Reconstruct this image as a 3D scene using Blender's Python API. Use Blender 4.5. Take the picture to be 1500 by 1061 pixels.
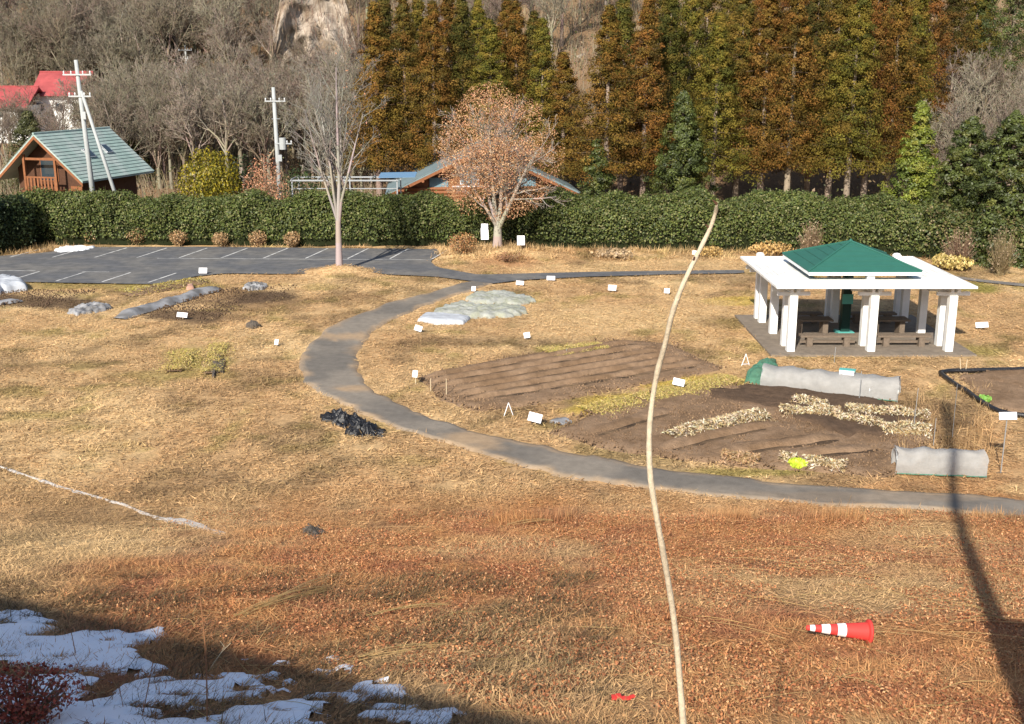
import bpy, math, random
import numpy as np
from mathutils import Vector, Matrix

for _o in list(bpy.data.objects):
    bpy.data.objects.remove(_o, do_unlink=True)
SC = bpy.context.scene
COL = SC.collection
rng = np.random.default_rng(7)
random.seed(7)

# ------------------------------------------------------------------ camera
CAMZ = 11.06
TILT = math.radians(14.6)
FPX = 1650.0
cam_d = bpy.data.cameras.new('camera')
cam_d.sensor_fit = 'HORIZONTAL'
cam_d.sensor_width = 36.0
cam_d.lens = FPX / 1500.0 * 36.0
cam_d.clip_start = 0.1
cam_d.clip_end = 1500.0
cam = bpy.data.objects.new('camera', cam_d)
COL.objects.link(cam)
cam.location = (0, 0, CAMZ)
cam.rotation_euler = (math.pi / 2 - TILT, 0, 0)
SC.camera = cam

# ------------------------------------------------------------------ light
SUN_EL = math.radians(33.0)
SUN_AZ = math.atan2(0.33, 0.944)                    # light travels towards +Y and a little +X
LDIR = Vector((math.sin(SUN_AZ) * math.cos(SUN_EL), math.cos(SUN_AZ) * math.cos(SUN_EL), -math.sin(SUN_EL)))
world = bpy.data.worlds.new('World')
SC.world = world
world.use_nodes = True
wn = world.node_tree
bg = wn.nodes['Background']
sky = wn.nodes.new('ShaderNodeTexSky')
sky.sky_type = 'NISHITA'
sky.sun_disc = False
sky.sun_elevation = SUN_EL
sky.sun_rotation = SUN_AZ + math.pi
sky.altitude = 300
sky.air_density = 1.0
sky.dust_density = 1.2
wn.links.new(sky.outputs['Color'], bg.inputs['Color'])
bg.inputs['Strength'].default_value = 0.10
sun_d = bpy.data.lights.new('sun', 'SUN')
sun_d.energy = 4.6
sun_d.angle = math.radians(0.55)
sun_d.color = (1.0, 0.93, 0.82)
sun = bpy.data.objects.new('sun', sun_d)
COL.objects.link(sun)
sun.location = (-20, -60, 50)
sun.rotation_euler = LDIR.to_track_quat('-Z', 'Y').to_euler()
SC.view_settings.view_transform = 'Standard'
SC.view_settings.look = 'None'
SC.view_settings.exposure = 0.78
SC.view_settings.gamma = 1.0

# ------------------------------------------------------------------ noise, terrain, pixel helpers
_NT = rng.random((256, 256))
def vnoise(x, y):
    x = np.asarray(x, float); y = np.asarray(y, float)
    xi = np.floor(x).astype(int); yi = np.floor(y).astype(int)
    fx = x - xi; fy = y - yi
    fx = fx * fx * (3 - 2 * fx); fy = fy * fy * (3 - 2 * fy)
    a = _NT[xi & 255, yi & 255]; b = _NT[(xi + 1) & 255, yi & 255]
    c = _NT[xi & 255, (yi + 1) & 255]; d = _NT[(xi + 1) & 255, (yi + 1) & 255]
    return (a * (1 - fx) + b * fx) * (1 - fy) + (c * (1 - fx) + d * fx) * fy
def fbm(x, y, o=4):
    s = 0; a = 0.5; t = 0
    x = np.asarray(x, float); y = np.asarray(y, float)
    for k in range(o):
        s = s + a * vnoise(x + 17.3 * k, y + 9.1 * k); t += a
        x = x * 2.03; y = y * 2.03; a *= 0.5
    return s / t
def sst(a, b, x):
    t = np.clip((np.asarray(x, float) - a) / (b - a), 0, 1)
    return t * t * (3 - 2 * t)

_BY = np.array([-60, 0.8, 2.0, 5.0, 8.0, 11.0, 14.0, 16.5, 20.0, 23.5, 26.2, 28.5])
_BZ = np.array([9.4, 9.4, 8.7, 6.7, 5.2, 4.05, 3.2, 2.6, 1.72, 0.84, 0.14, 0.0])
def hill(x, y):
    base = np.maximum(y - 94, 0)
    left = 0.12 * np.minimum(base, 36) + 0.50 * np.maximum(y - 132, 0)
    right = 0.36 * base
    w = sst(-14, 2, x)
    z = left * (1 - w) + right * w
    return z * (1 + 0.25 * (fbm(x * .03 + 5, y * .03) - .5))
def Hh(x, y):
    x = np.asarray(x, float); y = np.asarray(y, float)
    z = np.interp(y, _BY, _BZ)
    z = z + 0.16 * sst(26.6, 26.0, y) * sst(23.8, 25.2, y) * sst(-4, 4, x)
    z = z + hill(x, y)
    z = z + 0.42 * np.exp(-((x + 9.7) / 1.5) ** 2 - ((y - 62.6) / 1.0) ** 2)
    z = z + 0.5 * np.exp(-((x + 0.4) / 2.6) ** 2 - ((y - 69.3) / 1.7) ** 2)
    return z
def H(x, y):
    return float(Hh(x, y))
CT, ST = math.cos(TILT), math.sin(TILT)
def ray(u, v):
    a = (u - 750.0) / FPX; b = -(v - 530.5) / FPX
    return np.array([a, CT + b * ST, -ST + b * CT])
def gp(u, v):
    d = ray(u, v)
    lo = 1.0; t = 6.0
    while t < 400:
        if CAMZ + d[2] * t < H(d[0] * t, d[1] * t):
            break
        lo = t; t += 0.5
    hi = t
    for _ in range(24):
        m = (lo + hi) / 2
        if CAMZ + d[2] * m < H(d[0] * m, d[1] * m): hi = m
        else: lo = m
    return np.array([d[0] * hi, d[1] * hi, H(d[0] * hi, d[1] * hi)])
def at(u, v, Y):
    d = ray(u, v); t = Y / d[1]
    return np.array([d[0] * t, Y, CAMZ + d[2] * t])
def proj(x, y, z):
    dy = y; dz = z - CAMZ
    dep = dy * CT - dz * ST
    up = dy * ST + dz * CT
    return 750 + FPX * x / dep, 530.5 - FPX * up / dep
def xu(u, Y, z=0.0):
    dep = Y * CT + (CAMZ - z) * ST
    return (u - 750.0) / FPX * dep

# ------------------------------------------------------------------ materials
MATS = {}
def mat(name, color=(.5, .5, .5), rough=0.8, attr=False, var=0.0, vscale=3.0, bump=0.0, bscale=20.0,
        spec=0.3, rnd=0.0, alpha=1.0, metal=0.0, trans=0.0, tint=None):
    if name in MATS: return MATS[name]
    m = bpy.data.materials.new(name); m.use_nodes = True
    nt = m.node_tree; N = nt.nodes; L = nt.links
    b = N['Principled BSDF']
    b.inputs['Roughness'].default_value = rough
    b.inputs['Specular IOR Level'].default_value = spec
    b.inputs['Metallic'].default_value = metal
    b.inputs['Alpha'].default_value = alpha
    tc = N.new('ShaderNodeTexCoord')
    if attr:
        a = N.new('ShaderNodeAttribute'); a.attribute_name = 'Col'; csock = a.outputs['Color']
    else:
        r = N.new('ShaderNodeRGB'); r.outputs[0].default_value = (*color, 1); csock = r.outputs[0]
    if tint is not None:
        nz = N.new('ShaderNodeTexNoise'); nz.inputs['Scale'].default_value = tint[1]; nz.inputs['Detail'].default_value = 5
        L.new(tc.outputs['Object'], nz.inputs['Vector'])
        rp = N.new('ShaderNodeMapRange'); rp.inputs[1].default_value = .42; rp.inputs[2].default_value = .62
        L.new(nz.outputs['Fac'], rp.inputs[0])
        mx = N.new('ShaderNodeMix'); mx.data_type = 'RGBA'
        L.new(rp.outputs[0], mx.inputs[0]); L.new(csock, mx.inputs[6]); mx.inputs[7].default_value = (*tint[0], 1)
        csock = mx.outputs[2]
    if var > 0:
        nz = N.new('ShaderNodeTexNoise'); nz.inputs['Scale'].default_value = vscale; nz.inputs['Detail'].default_value = 6
        nz.inputs['Roughness'].default_value = .65
        L.new(tc.outputs['Object'], nz.inputs['Vector'])
        mr = N.new('ShaderNodeMapRange'); mr.inputs[1].default_value = .25; mr.inputs[2].default_value = .75
        mr.inputs[3].default_value = 1 - var; mr.inputs[4].default_value = 1 + var
        L.new(nz.outputs['Fac'], mr.inputs[0])
        mu = N.new('ShaderNodeVectorMath'); mu.operation = 'SCALE'
        L.new(csock, mu.inputs[0]); L.new(mr.outputs[0], mu.inputs['Scale']); csock = mu.outputs[0]
    if rnd > 0:
        oi = N.new('ShaderNodeObjectInfo')
        hs = N.new('ShaderNodeHueSaturation')
        mr = N.new('ShaderNodeMapRange'); mr.inputs[3].default_value = 1 - rnd; mr.inputs[4].default_value = 1 + rnd
        L.new(oi.outputs['Random'], mr.inputs[0]); L.new(mr.outputs[0], hs.inputs['Value'])
        m2 = N.new('ShaderNodeMath'); m2.operation = 'MULTIPLY'; m2.inputs[1].default_value = 7.31
        m3 = N.new('ShaderNodeMath'); m3.operation = 'FRACT'
        L.new(oi.outputs['Random'], m2.inputs[0]); L.new(m2.outputs[0], m3.inputs[0])
        mr2 = N.new('ShaderNodeMapRange'); mr2.inputs[3].default_value = .5 - .045 * rnd / .2; mr2.inputs[4].default_value = .5 + .045 * rnd / .2
        L.new(m3.outputs[0], mr2.inputs[0]); L.new(mr2.outputs[0], hs.inputs['Hue'])
        L.new(csock, hs.inputs['Color']); csock = hs.outputs['Color']
    L.new(csock, b.inputs['Base Color'])
    if trans > 0:
        tr = N.new('ShaderNodeBsdfTranslucent'); L.new(csock, tr.inputs['Color'])
        ms = N.new('ShaderNodeMixShader'); ms.inputs[0].default_value = trans
        L.new(b.outputs[0], ms.inputs[1]); L.new(tr.outputs[0], ms.inputs[2])
        L.new(ms.outputs[0], N['Material Output'].inputs['Surface'])
    if bump > 0:
        nb = N.new('ShaderNodeTexNoise'); nb.inputs['Scale'].default_value = bscale; nb.inputs['Detail'].default_value = 6
        nb.inputs['Roughness'].default_value = .7
        L.new(tc.outputs['Object'], nb.inputs['Vector'])
        bp = N.new('ShaderNodeBump'); bp.inputs['Strength'].default_value = bump; bp.inputs['Distance'].default_value = 0.05
        L.new(nb.outputs['Fac'], bp.inputs['Height']); L.new(bp.outputs[0], b.inputs['Normal'])
    MATS[name] = m
    return m

M_ground = mat('dry_ground', attr=True, rough=.95, var=.35, vscale=6, bump=.9, bscale=14, spec=.1)
M_grass = mat('dry_grass', attr=True, rough=.75, spec=.2, trans=.2)
M_leaf = mat('leafy', attr=True, rough=.5, spec=.35, trans=.15)
M_hedgeleaf = mat('glossy_leaf', attr=True, rough=.55, spec=.3, trans=.15)
M_needle = mat('needles', attr=True, rough=.8, spec=.1, rnd=.09, trans=.15)
M_twig = mat('twigs', attr=True, rough=.85, spec=.15, rnd=.12)
M_bark = mat('pale_bark', (.36, .29, .22), .85, var=.3, vscale=8, bump=.4, bscale=30)
M_bark2 = mat('grey_bark', (.27, .22, .17), .9, var=.3, vscale=6, bump=.4, bscale=20, rnd=.12)
M_cedarbark = mat('cedar_bark', (.25, .19, .145), .9, var=.3, vscale=4, bump=.5, bscale=12, rnd=.1)
M_asph = mat('parking_asphalt', (.105, .106, .110), .9, var=.28, vscale=1.6, bump=.25, bscale=60, spec=.2, tint=((.145, .138, .128), .4))
M_path = mat('worn_path_asphalt', (.20, .178, .155), .9, var=.22, vscale=1.5, bump=.3, bscale=50, tint=((.14, .13, .118), .5))
M_paint = mat('white_road_paint', (.60, .59, .56), .8, var=.3, vscale=5, tint=((.30, .30, .29), 2.5))
M_soil = mat('brown_soil', (.25, .165, .102), .95, var=.3, vscale=4, bump=1.0, bscale=16, spec=.1, tint=((.19, .12, .07), .8))
M_soil_d = mat('damp_soil', (.105, .068, .044), .95, var=.35, vscale=4, bump=1.0, bscale=14, spec=.1)
M_white = mat('white_paint', (.78, .78, .76), .6, var=.12, vscale=2.5, tint=((.68, .67, .63), 1.3))
M_conc = mat('grey_concrete', (.34, .355, .35), .8, var=.12, vscale=2, bump=.1)
M_slab = mat('floor_gravel_concrete', (.19, .155, .12), .95, var=.25, vscale=3, bump=.4, bscale=40)
M_groof = mat('green_roof_paint', (.020, .105, .078), .7, var=.1, vscale=2, spec=.4)
M_dgreen = mat('dark_green_paint', (.006, .035, .028), .5)
M_teal = mat('teal_panel', (.10, .38, .34), .5)
M_wood = mat('weathered_wood', (.15, .115, .085), .85, var=.3, vscale=9, bump=.3, bscale=30)
M_log = mat('log_wood', (.22, .085, .034), .7, var=.3, vscale=5, bump=.3, bscale=10)
M_logd = mat('dark_wood', (.075, .034, .018), .8, var=.3, vscale=5)
M_vroof = mat('pale_green_roofing', (.27, .36, .325), .7, var=.2, vscale=1.5, spec=.2, tint=((.35, .41, .38), .6))
M_groof2 = mat('slate_roofing', (.16, .21, .22), .6, var=.15, vscale=1)
M_rroof = mat('red_roofing', (.30, .06, .06), .8, var=.3, vscale=1)
M_glass = mat('window_glass', (.03, .045, .055), .1, spec=.7)
M_bluewin = mat('bluish_pane', (.16, .25, .29), .25, spec=.6)
M_steel = mat('galvanised_steel', (.42, .44, .45), .4, metal=.5)
M_silver = mat('silver_mulch_film', (.27, .27, .275), .55, spec=.4, var=.35, vscale=6, tint=((.12, .115, .11), 1.5))
M_film = mat('white_film', (.56, .59, .63), .45, spec=.5, var=.12, vscale=5, trans=.25)
M_net = mat('white_net', (.46, .45, .43), .9, var=.18, vscale=3, trans=.3, bump=.5, bscale=25, alpha=.82)
M_netg = mat('greenish_net', (.50, .52, .48), .85, var=.25, vscale=5, trans=.3, bump=.8, bscale=12, tint=((.44, .46, .36), 2.2), alpha=.85)
M_greennet = mat('green_net', (.12, .36, .25), .8, var=.3, vscale=6, trans=.3, alpha=.6, bump=.6, bscale=14)
M_black = mat('black_plastic', (.012, .012, .014), .35, spec=.5, var=.3, vscale=6, bump=.6, bscale=9)
M_red = mat('cone_red', (.62, .05, .042), .65, spec=.25, var=.1, vscale=4)
M_reflect = mat('cone_white_band', (.8, .8, .78), .4)
M_sign = mat('sign_white', (.80, .79, .82), .5)
M_stake = mat('pale_stake', (.55, .45, .30), .8)
M_snow = mat('snow', (.86, .88, .92), .6, bump=.4, bscale=12)
M_sap = mat('sapling_bark', (.50, .41, .29), .8, var=.3, vscale=22, bump=.4, bscale=60)
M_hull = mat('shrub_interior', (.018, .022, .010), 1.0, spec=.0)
M_rock = mat('pale_cliff_rock', (.34, .285, .23), .95, var=.45, vscale=1.6, bump=1.0, bscale=4, tint=((.19, .14, .095), .6))
M_orangebit = mat('orange_plastic', (.42, .24, .17), .5)
M_blue = mat('blue_tarp', (.12, .22, .34), .7)
M_darkstone = mat('dark_stone', (.095, .078, .062), .9, var=.3, vscale=6, bump=.8)
M_insul = mat('grey_insulator', (.62, .63, .63), .3)

# ------------------------------------------------------------------ mesh helpers
def link(name, me, m, parent=None, loc=None):
    o = bpy.data.objects.new(name, me); COL.objects.link(o)
    if m is not None: me.materials.append(m)
    if parent is not None: o.parent = parent
    if loc is not None: o.location = loc
    return o
def tag(o, label=None, cat=None, group=None, kind=None):
    if label: o['label'] = label
    if cat: o['category'] = cat
    if group: o['group'] = group
    if kind: o['kind'] = kind
    return o
def thing(name, label, cat, loc=(0, 0, 0), rz=0.0, group=None):
    o = bpy.data.objects.new(name, None); COL.objects.link(o)
    o.empty_display_size = .3
    o.location = [float(c) for c in loc]; o.rotation_euler = (0, 0, rz)
    return tag(o, label, cat, group)
def mesh_np(name, V, F, col=None, smooth=False):
    V = np.asarray(V, np.float32); F = np.asarray(F, np.int32)
    me = bpy.data.meshes.new(name)
    k = F.shape[1]
    me.vertices.add(len(V)); me.vertices.foreach_set('co', V.ravel())
    me.loops.add(F.size); me.loops.foreach_set('vertex_index', F.ravel())
    me.polygons.add(len(F)); me.polygons.foreach_set('loop_start', np.arange(0, F.size, k, dtype=np.int32))
    if smooth: me.polygons.foreach_set('use_smooth', np.ones(len(F), bool))
    if col is not None:
        c = np.ones((len(V), 4), np.float32); c[:, :3] = col
        a = me.color_attributes.new('Col', 'FLOAT_COLOR', 'POINT'); a.data.foreach_set('color', c.ravel())
    me.update(calc_edges=True)
    return me
class MB:
    def __init__(s): s.v = []; s.f = []
    def box(s, c, size, rz=0.0, M=None):
        x, y, z = [q / 2 for q in size]; n = len(s.v); cr, sr = math.cos(rz), math.sin(rz)
        for a, b_, d in ((-x, -y, -z), (x, -y, -z), (x, y, -z), (-x, y, -z), (-x, -y, z), (x, -y, z), (x, y, z), (-x, y, z)):
            p = Vector((a * cr - b_ * sr, a * sr + b_ * cr, d))
            if M is not None: p = M @ p
            s.v.append((p[0] + c[0], p[1] + c[1], p[2] + c[2]))
        for q in ((0, 3, 2, 1), (4, 5, 6, 7), (0, 1, 5, 4), (1, 2, 6, 5), (2, 3, 7, 6), (3, 0, 4, 7)):
            s.f.append([n + i for i in q])
        return s
    def tube(s, p0, p1, r0, r1=None, n=8, cap=True):
        r1 = r0 if r1 is None else r1
        p0 = Vector([float(c) for c in p0]); p1 = Vector([float(c) for c in p1])
        d = (p1 - p0).normalized()
        a = d.orthogonal().normalized(); b = d.cross(a); k = len(s.v)
        for p, r in ((p0, r0), (p1, r1)):
            for i in range(n):
                t = 2 * math.pi * i / n
                s.v.append(tuple(p + a * (r * math.cos(t)) + b * (r * math.sin(t))))
        for i in range(n):
            j = (i + 1) % n; s.f.append([k + i, k + j, k + n + j, k + n + i])
        if cap:
            s.f.append([k + n - 1 - i for i in range(n)]); s.f.append([k + n + i for i in range(n)])
        return s
    def path(s, pts, rad, n=6):
        pts = [Vector([float(c) for c in p]) for p in pts]; k = len(s.v); m = len(pts)
        up = Vector((0.3, 1, 0.2)).normalized()
        for i, p in enumerate(pts):
            d = (pts[min(i + 1, m - 1)] - pts[max(i - 1, 0)]).normalized()
            a = d.cross(up).normalized(); b = d.cross(a); r = rad[i] if hasattr(rad, '__len__') else rad
            for j in range(n):
                t = 2 * math.pi * j / n
                s.v.append(tuple(p + a * (r * math.cos(t)) + b * (r * math.sin(t))))
        for i in range(m - 1):
            for j in range(n):
                q = (j + 1) % n
                s.f.append([k + i * n + j, k + i * n + q, k + (i + 1) * n + q, k + (i + 1) * n + j])
        s.f.append([k + n - 1 - j for j in range(n)]); s.f.append([k + (m - 1) * n + j for j in range(n)])
        return s
    def lathe(s, prof, c=(0, 0, 0), n=16, M=None):
        k = len(s.v); m = len(prof)
        for r, z in prof:
            for j in range(n):
                t = 2 * math.pi * j / n
                p = Vector((r * math.cos(t), r * math.sin(t), z))
                if M is not None: p = M @ p
                s.v.append((p[0] + c[0], p[1] + c[1], p[2] + c[2]))
        for i in range(m - 1):
            for j in range(n):
                q = (j + 1) % n
                s.f.append([k + i * n + j, k + i * n + q, k + (i + 1) * n + q, k + (i + 1) * n + j])
        return s
    def poly(s, pts, th=None):
        k = len(s.v); n = len(pts)
        if th is None:
            s.v += [tuple(p) for p in pts]; s.f.append(list(range(k, k + n)))
        else:                                        # extruded by vector th
            s.v += [tuple(p) for p in pts]; s.v += [(p[0] + th[0], p[1] + th[1], p[2] + th[2]) for p in pts]
            s.f.append([k + n - 1 - i for i in range(n)]); s.f.append([k + n + i for i in range(n)])
            for i in range(n):
                j = (i + 1) % n; s.f.append([k + i, k + j, k + n + j, k + n + i])
        return s
    def build(s, name, m, parent=None, smooth=False, loc=None):
        me = bpy.data.meshes.new(name)
        me.from_pydata([tuple(float(c) for c in p) for p in s.v], [], s.f); me.update()
        if smooth:
            me.polygons.foreach_set('use_smooth', [True] * len(me.polygons))
        return link(name, me, m, parent, loc)
def copy_tree(o, parent=None):
    c = o.copy(); COL.objects.link(c); c.parent = parent
    for ch in o.children:
        copy_tree(ch, c)
    return c
def in_poly(px, py, poly):
    px = np.asarray(px); py = np.asarray(py); r = np.zeros(px.shape, bool); n = len(poly)
    for i in range(n):
        x1, y1 = poly[i][:2]; x2, y2 = poly[(i + 1) % n][:2]
        if y1 == y2: continue
        c = ((y1 > py) != (y2 > py)) & (px < (x2 - x1) * (py - y1) / (y2 - y1) + x1)
        r ^= c
    return r
def catmull(pts, n=8):
    P = [np.array(p, float) for p in pts]; P = [2 * P[0] - P[1]] + P + [2 * P[-1] - P[-2]]; out = []
    for i in range(1, len(P) - 2):
        for k in range(n):
            t = k / n; a, b, c, d = P[i - 1], P[i], P[i + 1], P[i + 2]
            out.append(.5 * (2 * b + (c - a) * t + (2 * a - 5 * b + 4 * c - d) * t * t + (3 * b - a - 3 * c + d) * t ** 3))
    out.append(P[-2]); return np.array(out)
def resample(pts, n, closed=True):
    P = np.array(pts, float)
    if closed: P = np.vstack([P, P[:1]])
    d = np.r_[0, np.cumsum(np.linalg.norm(np.diff(P, axis=0), axis=1))]
    t = np.linspace(0, d[-1], n, endpoint=not closed)
    return np.stack([np.interp(t, d, P[:, k]) for k in range(P.shape[1])], 1)
def mound_sheet(poly, h, amp=.05, fs=2.0, n=72, rings=12, lift=.012, prof=.25, seed=0.0, jag=.0):
    """a lumpy closed sheet over a star-shaped outline on the ground: verts, quads"""
    P = resample([p[:2] for p in poly], n); c = P.mean(0)
    if jag: 
        a = np.arange(n); P = c + (P - c) * (1 + jag * (2 * vnoise(a * .55 + seed, a * 0 + seed * 3) - 1))[:, None]
    V = []; F = []
    for k in range(rings + 1):
        t = 1 - k / rings * .985
        Q = c + (P - c) * t
        e = np.clip((1 - t) / prof, 0, 1); e = math.sqrt(1 - (1 - e) ** 2)
        z = Hh(Q[:, 0], Q[:, 1]) + lift + e * (h + amp * (2 * fbm(Q[:, 0] * fs + seed, Q[:, 1] * fs) - 1)) + (0 if k else -0.10)
        V.append(np.c_[Q, z])
    V = np.vstack(V)
    for k in range(rings):
        for i in range(n):
            j = (i + 1) % n; F.append((k * n + i, k * n + j, (k + 1) * n + j, (k + 1) * n + i))
    return V, F
def sheet_obj(name, poly, m, parent=None, **kw):
    V, F = mound_sheet(poly, **kw)
    me = mesh_np(name, V, F, smooth=True)
    return link(name, me, m, parent)
def tubes_np(P0, P1, R0, R1, n):
    P0 = np.asarray(P0, float); P1 = np.asarray(P1, float); R0 = np.asarray(R0, float); R1 = np.asarray(R1, float)
    d = P1 - P0; d /= np.linalg.norm(d, axis=1)[:, None] + 1e-9
    ref = np.where(np.abs(d[:, 2:3]) < .9, np.array([[0, 0, 1.]]), np.array([[1., 0, 0]]))
    a = np.cross(d, ref); a /= np.linalg.norm(a, axis=1)[:, None]; b = np.cross(d, a)
    th = 2 * np.pi * np.arange(n) / n
    off = a[:, None] * np.cos(th)[None, :, None] + b[:, None] * np.sin(th)[None, :, None]
    A = P0[:, None] + off * R0[:, None, None]; B = P1[:, None] + off * R1[:, None, None]
    V = np.concatenate([A, B], 1).reshape(-1, 3)
    k = np.arange(len(P0))[:, None] * 2 * n; i = np.arange(n)[None]; j = (i + 1) % n
    F = np.stack([k + i, k + j, k + n + j, k + n + i], -1).reshape(-1, 4)
    return V, F
def quads_np(C, size, col, nrm=None, spread=1.0, aspect=.6, r=rng, up=None):
    n = len(C); C = np.asarray(C, float)
    d = r.normal(size=(n, 3))
    if nrm is not None: d = nrm + d * spread
    d /= np.linalg.norm(d, axis=1)[:, None] + 1e-9
    t = r.normal(size=(n, 3))
    if up is not None: t = t * .5 + up
    a = np.cross(d, t); a /= np.linalg.norm(a, axis=1)[:, None] + 1e-9; b = np.cross(d, a)
    s = np.asarray(size, float).reshape(-1, 1) * np.ones((n, 1)) * .5
    V = np.stack([C - b * s, C + a * s * aspect + b * s * .1, C + b * s, C - a * s * aspect + b * s * .1], 1).reshape(-1, 3)
    F = np.arange(n * 4).reshape(n, 4)
    return V, F, np.repeat(col, 4, axis=0)
def merge(parts):
    V = []; F = []; C = []; k = 0
    for p in parts:
        V.append(p[0]); F.append(np.asarray(p[1]) + k); k += len(p[0])
        if len(p) > 2: C.append(p[2])
    return np.vstack(V), np.vstack(F), (np.vstack(C) if C else None)
def jit(c, n, a, r=rng):
    c = np.asarray(c, float); k = 1 + a * (r.random((n, 1)) * 2 - 1)
    return np.clip(c[None] * k * (1 + a * .35 * (r.random((n, 3)) * 2 - 1)), .002, .95)

# ------------------------------------------------------------------ layout outlines (photo pixels put on the ground)
OUT = [(690, 411), (672, 416), (620, 430), (567, 444), (496, 471), (452, 498), (434, 528), (440, 554), (464, 574), (508, 595), (545, 614), (590, 631),
       (640, 645), (700, 665), (790, 690), (870, 705), (960, 716), (1100, 731), (1250, 742), (1400, 750), (1500, 758), (1620, 768)]
INN = [(725, 415), (708, 420), (650, 439), (596, 460), (546, 489), (532, 508), (526, 524), (534, 548), (549, 571), (592, 592), (628, 610), (672, 624),
       (712, 637), (760, 645), (840, 661), (900, 672), (980, 686), (1100, 700), (1250, 715), (1400, 722), (1500, 730), (1620, 738)]
PO = catmull([gp(*p)[:2] for p in OUT], 8); PI_ = catmull([gp(*p)[:2] for p in INN], 8)
PATH_POLY = np.vstack([PO, PI_[::-1]])
PARK = [(-160, 382), (-20, 377), (60, 371), (135, 362.5), (300, 362), (480, 364), (645, 365), (640, 376), (630, 383), (640, 392), (700, 403),
        (860, 399), (1000, 397), (1090, 396), (1090, 401), (1000, 402), (860, 406), (760, 411), (725, 416), (688, 412), (640, 406), (600, 404), (565, 402.5), (545, 397), (522, 392.5), (500, 391.5), (480, 393), (462, 397), (440, 401), (400, 402),
        (330, 401), (290, 405), (228, 417), (100, 415), (0, 413), (-160, 412)]
PARK_W = np.array([gp(*p)[:2] for p in PARK])
BACKP = catmull([gp(*p)[:2] for p in [(1330, 401), (1400, 407), (1440, 412), (1500, 418), (1600, 428)]], 6)
SLAB = np.array([(10.3, 43.45), (18.5, 43.45), (18.5, 51.0), (10.3, 51.0)])
BED1 = np.array([gp(*p)[:2] for p in [(607, 553), (700, 532), (800, 514), (905, 497), (985, 503), (1065, 540), (960, 560), (830, 585), (705, 602), (650, 590)]])
BED2 = np.array([gp(*p)[:2] for p in [(800, 632), (900, 592), (1000, 568), (1100, 562), (1230, 578), (1330, 592), (1375, 640), (1310, 700), (1130, 686), (950, 668), (860, 652)]])
BED3 = np.array([gp(*p)[:2] for p in [(1402, 551), (1450, 545), (1600, 540), (1620, 620), (1490, 606), (1455, 598)]])
BED4 = np.array([gp(*p)[:2] for p in [(300, 424), (380, 423), (440, 417), (425, 428), (370, 446), (300, 470), (215, 470), (230, 455)]])
BED5 = np.array([gp(*p)[:2] for p in [(-40, 428), (60, 425), (140, 428), (100, 440), (60, 452), (-40, 452)]])
BARE = [PATH_POLY, PARK_W, SLAB]
BEDS = [BED1, BED2, BED3, BED4, BED5]

# ------------------------------------------------------------------ ground colour of the dry field
C_straw = np.array([.56, .385, .195]); C_tan = np.array([.45, .285, .14]); C_orange = np.array([.44, .205, .080]); C_rust = np.array([.33, .125, .060])
C_green = np.array([.24, .205, .05]); C_yel = np.array([.46, .34, .06]); C_dark = np.array([.12, .075, .04]); C_hill = np.array([.20, .125, .07])
C_soil = np.array([.105, .068, .042])
BLOBS = [(300, 525, 60, 22, C_green, .8), (275, 548, 120, 12, C_green, .4), (1078, 440, 60, 9, C_yel, .7), (1440, 420, 60, 9, C_green, .9), (1430, 512, 60, 16, C_green, .7),
         (820, 510, 60, 8, C_green, .7), (150, 418, 200, 10, C_green, .55), (470, 418, 30, 7, C_green, .8), (700, 500, 170, 12, C_dark, .6),
         (940, 585, 150, 12, C_yel, .8), (1030, 560, 100, 12, C_yel, .8), (860, 600, 80, 12, C_yel, .7), (1120, 690, 130, 9, C_green, .7), (370, 437, 95, 15, C_soil, .95), (270, 462, 90, 11, C_soil, .85),
         (50, 440, 110, 13, C_soil, .9), (520, 395, 40, 5, C_straw, .7), (350, 512, 70, 20, C_straw, .8), (700, 520, 70, 12, C_tan, .6), (1290, 620, 190, 50, C_dark, .45),
         (1000, 390, 250, 12, C_straw, .6), (850, 470, 160, 30, C_straw, .7), (1000, 460, 100, 30, C_straw, .6), (1480, 470, 90, 25, C_tan, .7), (760, 382, 60, 8, C_rust, .4),
         (1490, 715, 60, 14, C_straw, .9), (860, 620, 80, 10, C_dark, .4), (470, 415, 90, 8, C_straw, .6), (1420, 600, 50, 40, C_dark, .5), (330, 880, 70, 45, C_orange, .5)]
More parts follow.
